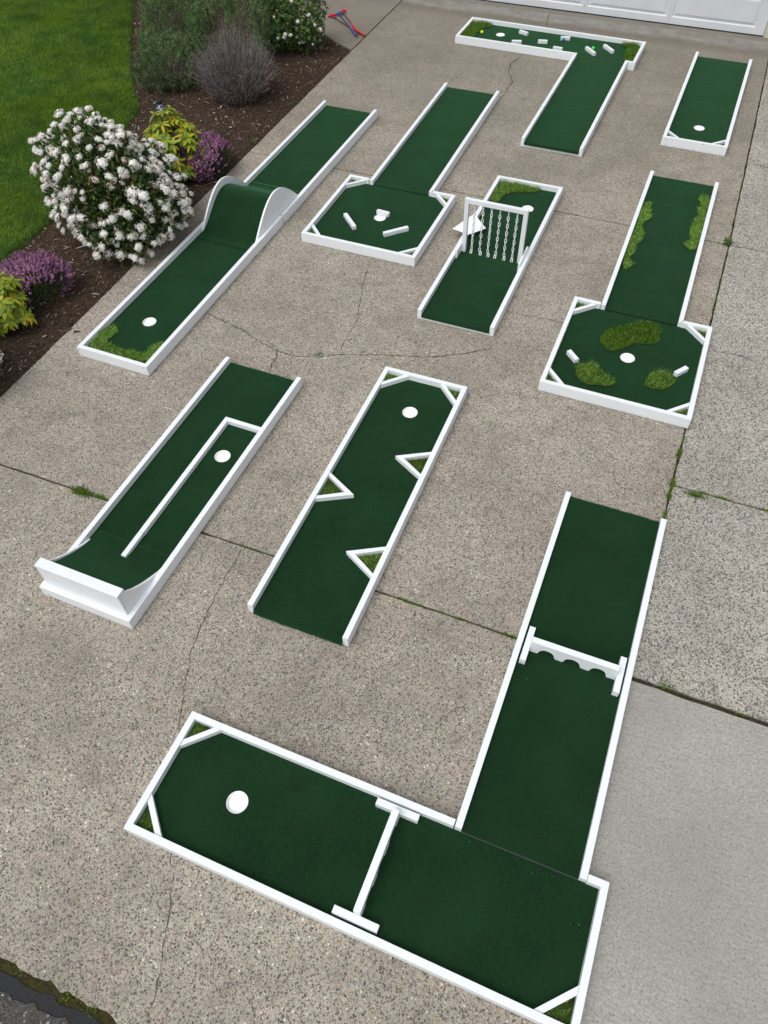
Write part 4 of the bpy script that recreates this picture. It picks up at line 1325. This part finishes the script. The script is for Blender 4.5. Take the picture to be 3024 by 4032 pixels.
# rhododendrons with yellowing leaves
RH_LEAF = leafmat('rhododendron_leaf', [(0, (.12, .20, .014)), (.30, (.21, .31, .020)), (.66, (.32, .40, .026)), (.90, (.50, .46, .030)), (1, (.56, .36, .025))], .45, .4, .25)
RH_BUD = simple('rhododendron_bud', (.34, .32, .07), .5, .3, .2)
def rhododendron(x, y, r, h, nw, label, seed):
    o = plant('rhododendron_shrub', x, y, label, 'shrub', 'yellow-leaved rhododendrons')
    rg = np.random.default_rng(seed)
    p, d = dome_points(nw * 4, r * .85, h * .88, .75, 1.0, .10, .1, seed)
    take = []
    for i in range(len(p)):
        if len(take) >= nw: break
        if min((np.linalg.norm(p[i] - p[j]) for j in take), default=9) > .052: take.append(i)
    A = Acc(); bm = bmesh.new()
    for i in take:
        ax = norm(d[i] * .7 + np.array([0, 0, .8]))
        t1 = norm(np.cross(ax, [.31, .87, .2])); t2 = np.cross(ax, t1)
        k = rg.integers(7, 10)
        an = np.linspace(0, 2 * math.pi, k, endpoint=False) + rg.uniform(0, 6)
        dr = t1 * np.cos(an)[:, None] + t2 * np.sin(an)[:, None] + ax * rg.uniform(-.35, .45, k)[:, None]
        A.add(leaves(np.repeat(p[i][None], k, 0), dr, np.repeat(ax[None], k, 0), rg.uniform(.075, .115, k), rg.uniform(.028, .040, k), 2, .12, rg.uniform(.1, .45, k)))
        # older drooping leaves under the whorl
        k = 3; an = rg.uniform(0, 6.28, k)
        dr = t1 * np.cos(an)[:, None] + t2 * np.sin(an)[:, None] - ax * .9
        A.add(leaves(np.repeat((p[i] - ax * .02)[None], k, 0), dr, np.repeat(ax[None], k, 0), rg.uniform(.07, .11, k), .032, 2, .12, .2))
        c_ = Vector(p[i]); a_ = Vector(ax)
        tube(bm, [c_, c_ + a_ * .012, c_ + a_ * .026], [.006, .0095, .002], 6, False)
    A.build('foliage', RH_LEAF, o, True)
    from_bm('buds', bm, RH_BUD, o, smooth=True)['kind'] = 'stuff'
    stems(o, 24, r, h, seed, .006)
rhododendron(-5.13, 6.56, .38, .73, 100, 'yellow-green rhododendron behind the big white viburnum', 41)
rhododendron(-5.20, 3.77, .29, .60, 58, 'yellow-green rhododendron cut off by the left edge of the bed', 42)

# lavenders
LV_GREEN = leafmat('lavender_leaf', [(0, (.045, .085, .032)), (.4, (.095, .165, .062)), (.8, (.155, .235, .095)), (1, (.26, .31, .18))], .8, .15, .15, 13, .6)
LV_GREY = leafmat('grey_lavender_stem', [(0, (.085, .074, .072)), (.4, (.16, .142, .138)), (.8, (.24, .215, .21)), (1, (.36, .33, .32))], .9, .1, 0, 16, .4)
LV_PINK = leafmat('dry_lavender_stem', [(0, (.085, .07, .064)), (.5, (.18, .145, .142)), (.9, (.27, .21, .195)), (1, (.38, .27, .20))], .9, .1, 0, 14, .4)
def fan(n, r, h, seed, base=.10, wid=.0042, spike=.05, hv=.22):
    """stalks fanning up out of the crown, each with a dried spike and a few side bracts"""
    rg = np.random.default_rng(seed)
    a_ = rg.uniform(0, 6.28, n); q = rg.uniform(0, 1, n) ** .55
    B = np.column_stack([np.cos(a_), np.sin(a_), np.zeros(n)]) * (q * r * .45)[:, None]
    tip = np.column_stack([np.cos(a_) * q * r, np.sin(a_) * q * r, h * (1 - .38 * q ** 2.5) * rg.uniform(1 - hv, 1.0, n)])
    tip[:, :2] += rg.normal(0, .05, (n, 2))
    tip[:, 2] *= 1 + .16 * vnoise(tip[:, :2], 9, seed) + rg.normal(0, .06, n)
    mid_ = (B + tip) / 2 + np.column_stack([np.zeros(n), np.zeros(n), .05 * h * q])
    A = Acc()
    for s0, s1, w0 in ((B, mid_, wid), (mid_, tip, wid * .8)):
        d_ = s1 - s0; L_ = np.linalg.norm(d_, axis=1)
        A.add(blades(s0, d_, L_ * 1.12, w0 * 1.3))
    ax = norm(tip - mid_)
    for t in np.linspace(0, 1, 6):
        dr = norm(rg.normal(0, 1, (n, 3))) + ax * 1.2
        A.add(leaves(tip - ax * spike * t, dr, rg.normal(0, 1, (n, 3)), .012, .005, 1, .1))
    for t in rg.uniform(.25, .9, 5):
        dr = norm(rg.normal(0, 1, (n, 3))) + ax
        A.add(leaves(B + (tip - B) * t, dr, rg.normal(0, 1, (n, 3)), rg.uniform(.014, .03, n), .004, 1, .1))
    return A
def shoots(n, r, h, seed, rx=None, needle=.026, length=.11):
    rg = np.random.default_rng(seed)
    k = max(8, n // 7)
    p0, d0 = dome_points(k, r, h, .80, 1.0, .05, .24, seed, rx)
    k = len(p0)
    p = np.repeat(p0, 7, 0) + rg.normal(0, .020, (k * 7, 3)); d = np.repeat(d0, 7, 0)
    p[:, 2] = np.maximum(p[:, 2] + rg.normal(0, .03, len(p)), .03)
    ax = norm(d * .45 + np.array([0, 0, 1.0]) + rg.normal(0, .15, p.shape))
    A = Acc()
    for t in np.linspace(0, 1, 15):
        dr = norm(rg.normal(0, 1, p.shape)); dr = norm(dr - ax * np.sum(dr * ax, 1)[:, None]) + ax * (.9 + t)
        A.add(leaves(p + ax * (length * (t - .6))[..., None] if False else p + ax * (length * (t - .6)), dr, rg.normal(0, 1, p.shape), needle * (1.1 - .4 * t) * rg.uniform(.7, 1.2, len(p)), .0065, 1, .05))
    return A
LG = 'lavender clumps in the bed'
o = plant('lavender_bush', -5.40, 8.41, 'dead-looking grey lavender bush of bare upright stems in front of the green ones', 'lavender', LG)
fan(2300, .50, .72, 51, wid=.005, hv=.42).build('stalks', LV_GREY, o)
shoots(500, .38, .40, 52, needle=.02).build('foliage', LV_PINK, o)
o = plant('lavender_bush', -6.40, 8.50, 'low green lavender bush with grey skirts, nearest the lawn corner', 'lavender', LG)
shoots(2300, .46, .52, 53).build('foliage', LV_GREEN, o)
fan(900, .52, .36, 54, spike=.03).build('stalks', LV_PINK, o)
o = plant('lavender_bush', -6.90, 9.50, 'mauve-grey and green lavender bush against the lawn edge at the top', 'lavender', LG)
shoots(2300, .47, .70, 55).build('foliage', LV_GREEN, o)
fan(260, .44, .70, 56).build('stalks', LV_PINK, o)
o = plant('lavender_bush', -5.92, 9.38, 'tallest and greenest lavender bush, beside the glossy white-flowered shrub', 'lavender', LG)
shoots(3200, .57, .93, 57, length=.11).build('foliage', LV_GREEN, o)
fan(90, .50, .84, 58).build('stalks', LV_PINK, o)
o = plant('lavender_bush', -7.60, 10.40, 'mauve lavender bush cut off by the top edge of the picture', 'lavender', LG)
shoots(2000, .50, .74, 59).build('foliage', LV_GREEN, o)
fan(420, .48, .78, 60).build('stalks', LV_PINK, o)

# glossy evergreen with small white flowers
CH_LEAF = leafmat('glossy_evergreen_leaf', [(0, (.014, .040, .008)), (.5, (.030, .078, .013)), (.80, (.075, .16, .02)), (1, (.19, .30, .035))], .35, .5, .15)
o = plant('evergreen_shrub', -5.42, 10.03, 'glossy dark evergreen shrub dotted with small white flowers beside the putters', 'shrub')
rg = np.random.default_rng(71)
p, d = dome_points(1500, .46, .85, .72, 1.0, .06, .12, 71)
A = Acc()
ax = norm(d * .8 + np.array([0, 0, .6]) + rg.normal(0, .25, p.shape))
for k in range(7):
    t1 = norm(np.cross(ax, [.31, .87, .2])); t2 = np.cross(ax, t1)
    an = k * .9 + rg.uniform(0, 6, len(p))
    dr = t1 * np.cos(an)[:, None] + t2 * np.sin(an)[:, None] + ax * .45
    A.add(leaves(p, dr, ax, rg.uniform(.035, .055, len(p)), .017, 1, .15))
A.build('foliage', CH_LEAF, o)
stems(o, 40, .45, .84, 72)
me_ch = [head_mesh(720 + k, PETAL, .027, 26) for k in range(3)]
q, qd = dome_points(300, .46, .86, .97, 1.03, .12, .12, 71)
for i in range(0, 300, 4):
    fh = bpy.data.objects.new('flower_head', me_ch[i % 3]); COL.objects.link(fh)
    fh.parent = o; fh.location = q[i]; fh.rotation_euler = Vector((0, 0, 1)).rotation_difference(Vector(norm(qd[i] + np.array([0, 0, .4])))).to_euler()
    s = .45 + .5 * ((i * 37) % 11) / 11; fh.scale = (s, s, s)

# ------------------------------------------------------------------ weeds and moss in the joints
WEED = leafmat('weed_leaf', [(0, (.030, .075, .012)), (.6, (.055, .125, .020)), (1, (.10, .17, .03))], .6, .3, .2)
MOSS = leafmat('moss_tufts', [(0, (.045, .080, .010)), (.5, (.085, .165, .016)), (.85, (.13, .23, .028)), (1, (.14, .12, .04))], .8, .15, .15)
def weed(x, y, r, h, n, label, seed, flat=1.0, ang=0.0, length=None, cat='weed', mat=None):
    rg = np.random.default_rng(seed)
    c_, s_ = math.cos(ang), math.sin(ang)
    u_ = rg.normal(0, .5, (n, 2)) * np.array([r, r * flat]); u_ = u_ @ np.array([[c_, s_], [-s_, c_]])
    P = np.column_stack([u_, np.full(n, -.006 if cat == 'weed' else .001)])
    a_ = rg.uniform(0, 6.28, n)
    D = np.column_stack([np.cos(a_), np.sin(a_), rg.uniform(.2, 1.6, n)])
    v_, f_ = leaves(P, D, np.array([[0, 0, 1.0]] * n), (length or h) * rg.uniform(.5, 1.1, n), rg.uniform(.25, .4, n) * (length or h) * .6, 1, .1)
    o = np_mesh('weed_tuft', v_, f_, mat or WEED)
    o.location = (x, y, 0)
    return tag(o, label, cat, 'weeds in the slabs and mulch')
W = lambda x, y: sv(x, y)
weed(*W(3.417, 6.505), .055, .05, 46, 'spiky green weed where two slab joints cross beside the wavy-turf lane', 1, 1, 0, .065)
weed(*W(-2.218, 3.572), .085, .03, 420, 'green moss tuft in the joint left of the ramp lane', 2, .40, R(-3), .030, 'moss', MOSS)
weed(*W(-2.069, 3.513), .070, .02, 200, 'small moss streak in the joint touching the rail of the ramp lane', 3, .25, R(-3), .020, 'moss', MOSS)
weed(*W(1.678, 1.928), .060, .03, 80, 'green weed in the joint above the smooth grey concrete', 4, .45, 0, .028)
weed(*W(2.249, 3.388), .070, .02, 300, 'moss cushion in the cross joint of the pale slabs', 5, .32, 0, .024, 'moss', MOSS)
weed(*W(-.524, 5.036), .045, .02, 110, 'moss dot on the long crack at mid driveway', 6, .5, R(20), .014, 'moss', MOSS)
weed(*W(-1.363, 5.513), .050, .02, 80, 'tiny weed at the left end of the long crack', 7, .5, R(-20), .018)
weed(*W(-1.016, 9.696), .045, .05, 30, 'seedling in the mulch right of the grey lavender', 8, 1, 0, .04)
weed(*W(-1.383, 8.754), .050, .05, 34, 'seedling at the bed edge near the far hump lane', 9, 1, 0, .04)
weed(*W(-2.641, 5.99), .045, .05, 30, 'seedling in the mulch between heather and driveway', 10, 1, 0, .035)
weed(*W(-2.506, 10.09), .09, .14, 40, 'grass tuft at the foot of the low green lavender', 11, 1, 0, .13)
def along(pts, n, sig, seed, dens=None):
    rg = np.random.default_rng(seed)
    pts = np.array(pts, float)
    seg = np.linalg.norm(np.diff(pts, axis=0), axis=1); cs = np.r_[0, np.cumsum(seg)]
    t = rg.uniform(0, cs[-1], n * 4)
    keep = (np.sin(t * 17 + seed) + np.sin(t * 41 + 2 * seed) + rg.normal(0, .5, n * 4)) > .65
    t = t[keep][:n]
    return np.column_stack([np.interp(t, cs, pts[:, 0]), np.interp(t, cs, pts[:, 1])]) + rg.normal(0, sig, (len(t), 2))
SP = [along([(-.95, Y1), (.20, Y1)], 700, .0035, 1), along([(joint_x(y_), y_) for y_ in (3.66, 4.5, 5.4)], 2300, .008, 2), along([(joint_x(y_), y_) for y_ in (5.4, 7.3, 8.0)], 900, .006, 12), along([(XJ, Y4), (2.2, Y4)], 700, .0055, 3),
      along([(.6, Y1), (1.6, Y1)], 150, .006, 4), along([(-2.2, Y1), (-1.4, Y1)], 120, .005, 5),
      along([sv(*q) for q in CRK['a'][0][:9]], 240, .004, 6), along([(XL + .2, Y2), (-3.4, Y2)], 60, .004, 7),
      along([(-2.6, -.235), (1.5, -.235)], 600, .016, 9)]
q = np.vstack(SP); n = len(q)
a_ = RNG.uniform(0, 6.28, n)
D = np.column_stack([np.cos(a_), np.sin(a_), RNG.uniform(.3, 1.5, n)])
big = np.where(np.arange(n) < len(SP[0]), .9, np.where(np.arange(n) < len(SP[0]) + len(SP[1]), 1.12, 1.0))
v_, f_ = leaves(np.column_stack([q, np.full(n, -.006)]), D, np.array([[0, 0, 1.0]] * n), RNG.uniform(.009, .022, n) * big, RNG.uniform(.004, .008, n) * big, 1, .1)
tag(np_mesh('joint_moss', v_, f_, MOSS), 'thin green moss growing in the slab joints and road edge', 'moss', kind='stuff')

n = 70
q = np.column_stack([XL + .02 + RNG.gamma(1.2, .16, n), RNG.uniform(2.6, 10.2, n)])
a_ = RNG.uniform(0, 6.28, n)
v_, f_ = leaves(np.column_stack([q, np.full(n, .004)]), np.column_stack([np.cos(a_), np.sin(a_), RNG.normal(0, .12, n)]), np.array([[0, 0, 1.0]] * n), RNG.uniform(.010, .034, n), RNG.uniform(.004, .010, n), 1, .15)
tag(np_mesh('leaf_litter', v_, f_, CHIPS), 'sparse crumbs of mulch and dry leaf on the concrete along the bed', 'litter', kind='stuff')

n = 90
q = np.column_stack([RNG.normal(-4.72, .22, n), RNG.normal(4.95, .38, n)])
q = q[q[:, 0] > XL + .015]; n = len(q)
a_ = RNG.uniform(0, 6.28, n)
v_, f_ = leaves(np.column_stack([q, np.full(n, .003)]), np.column_stack([np.cos(a_), np.sin(a_), RNG.normal(0, .1, n)]), np.array([[0, 0, 1.0]] * n), RNG.uniform(.007, .012, n), .008, 1, .1)
tag(np_mesh('fallen_petals', v_, f_, PETAL), 'scattered pale petals fallen on the concrete below the big viburnum', 'petals', kind='stuff')

# bark bits lying on the concrete by the bed
def bit(x, y, L_, wd, rot, label, c):
    bm = bmesh.new(); tube(bm, [(-L_ / 2, 0, wd * .45), (0, wd * .1, wd * .55), (L_ / 2, 0, wd * .4)], [wd * .3, wd * .5, wd * .25], 6)
    o = from_bm('bark_chip', bm, simple('bark_bit_' + str(int(rot)), c, .9, .1, .3, 80))
    o.location = (*sv(x, y), 0); o.rotation_euler = (0, 0, R(rot))
    tag(o, label, 'bark', 'bark bits on the concrete')
bit(-2.765, 5.435, .085, .022, 62, 'reddish bark chip on the concrete, largest of three by the heather', (.13, .065, .04))
bit(-2.748, 5.531, .045, .028, 20, 'dark round bark bit on the concrete edge by the heather', (.05, .035, .025))
bit(-2.677, 5.416, .055, .018, 30, 'dark bark bit on the concrete nearest the turf-ended lane', (.06, .045, .03))
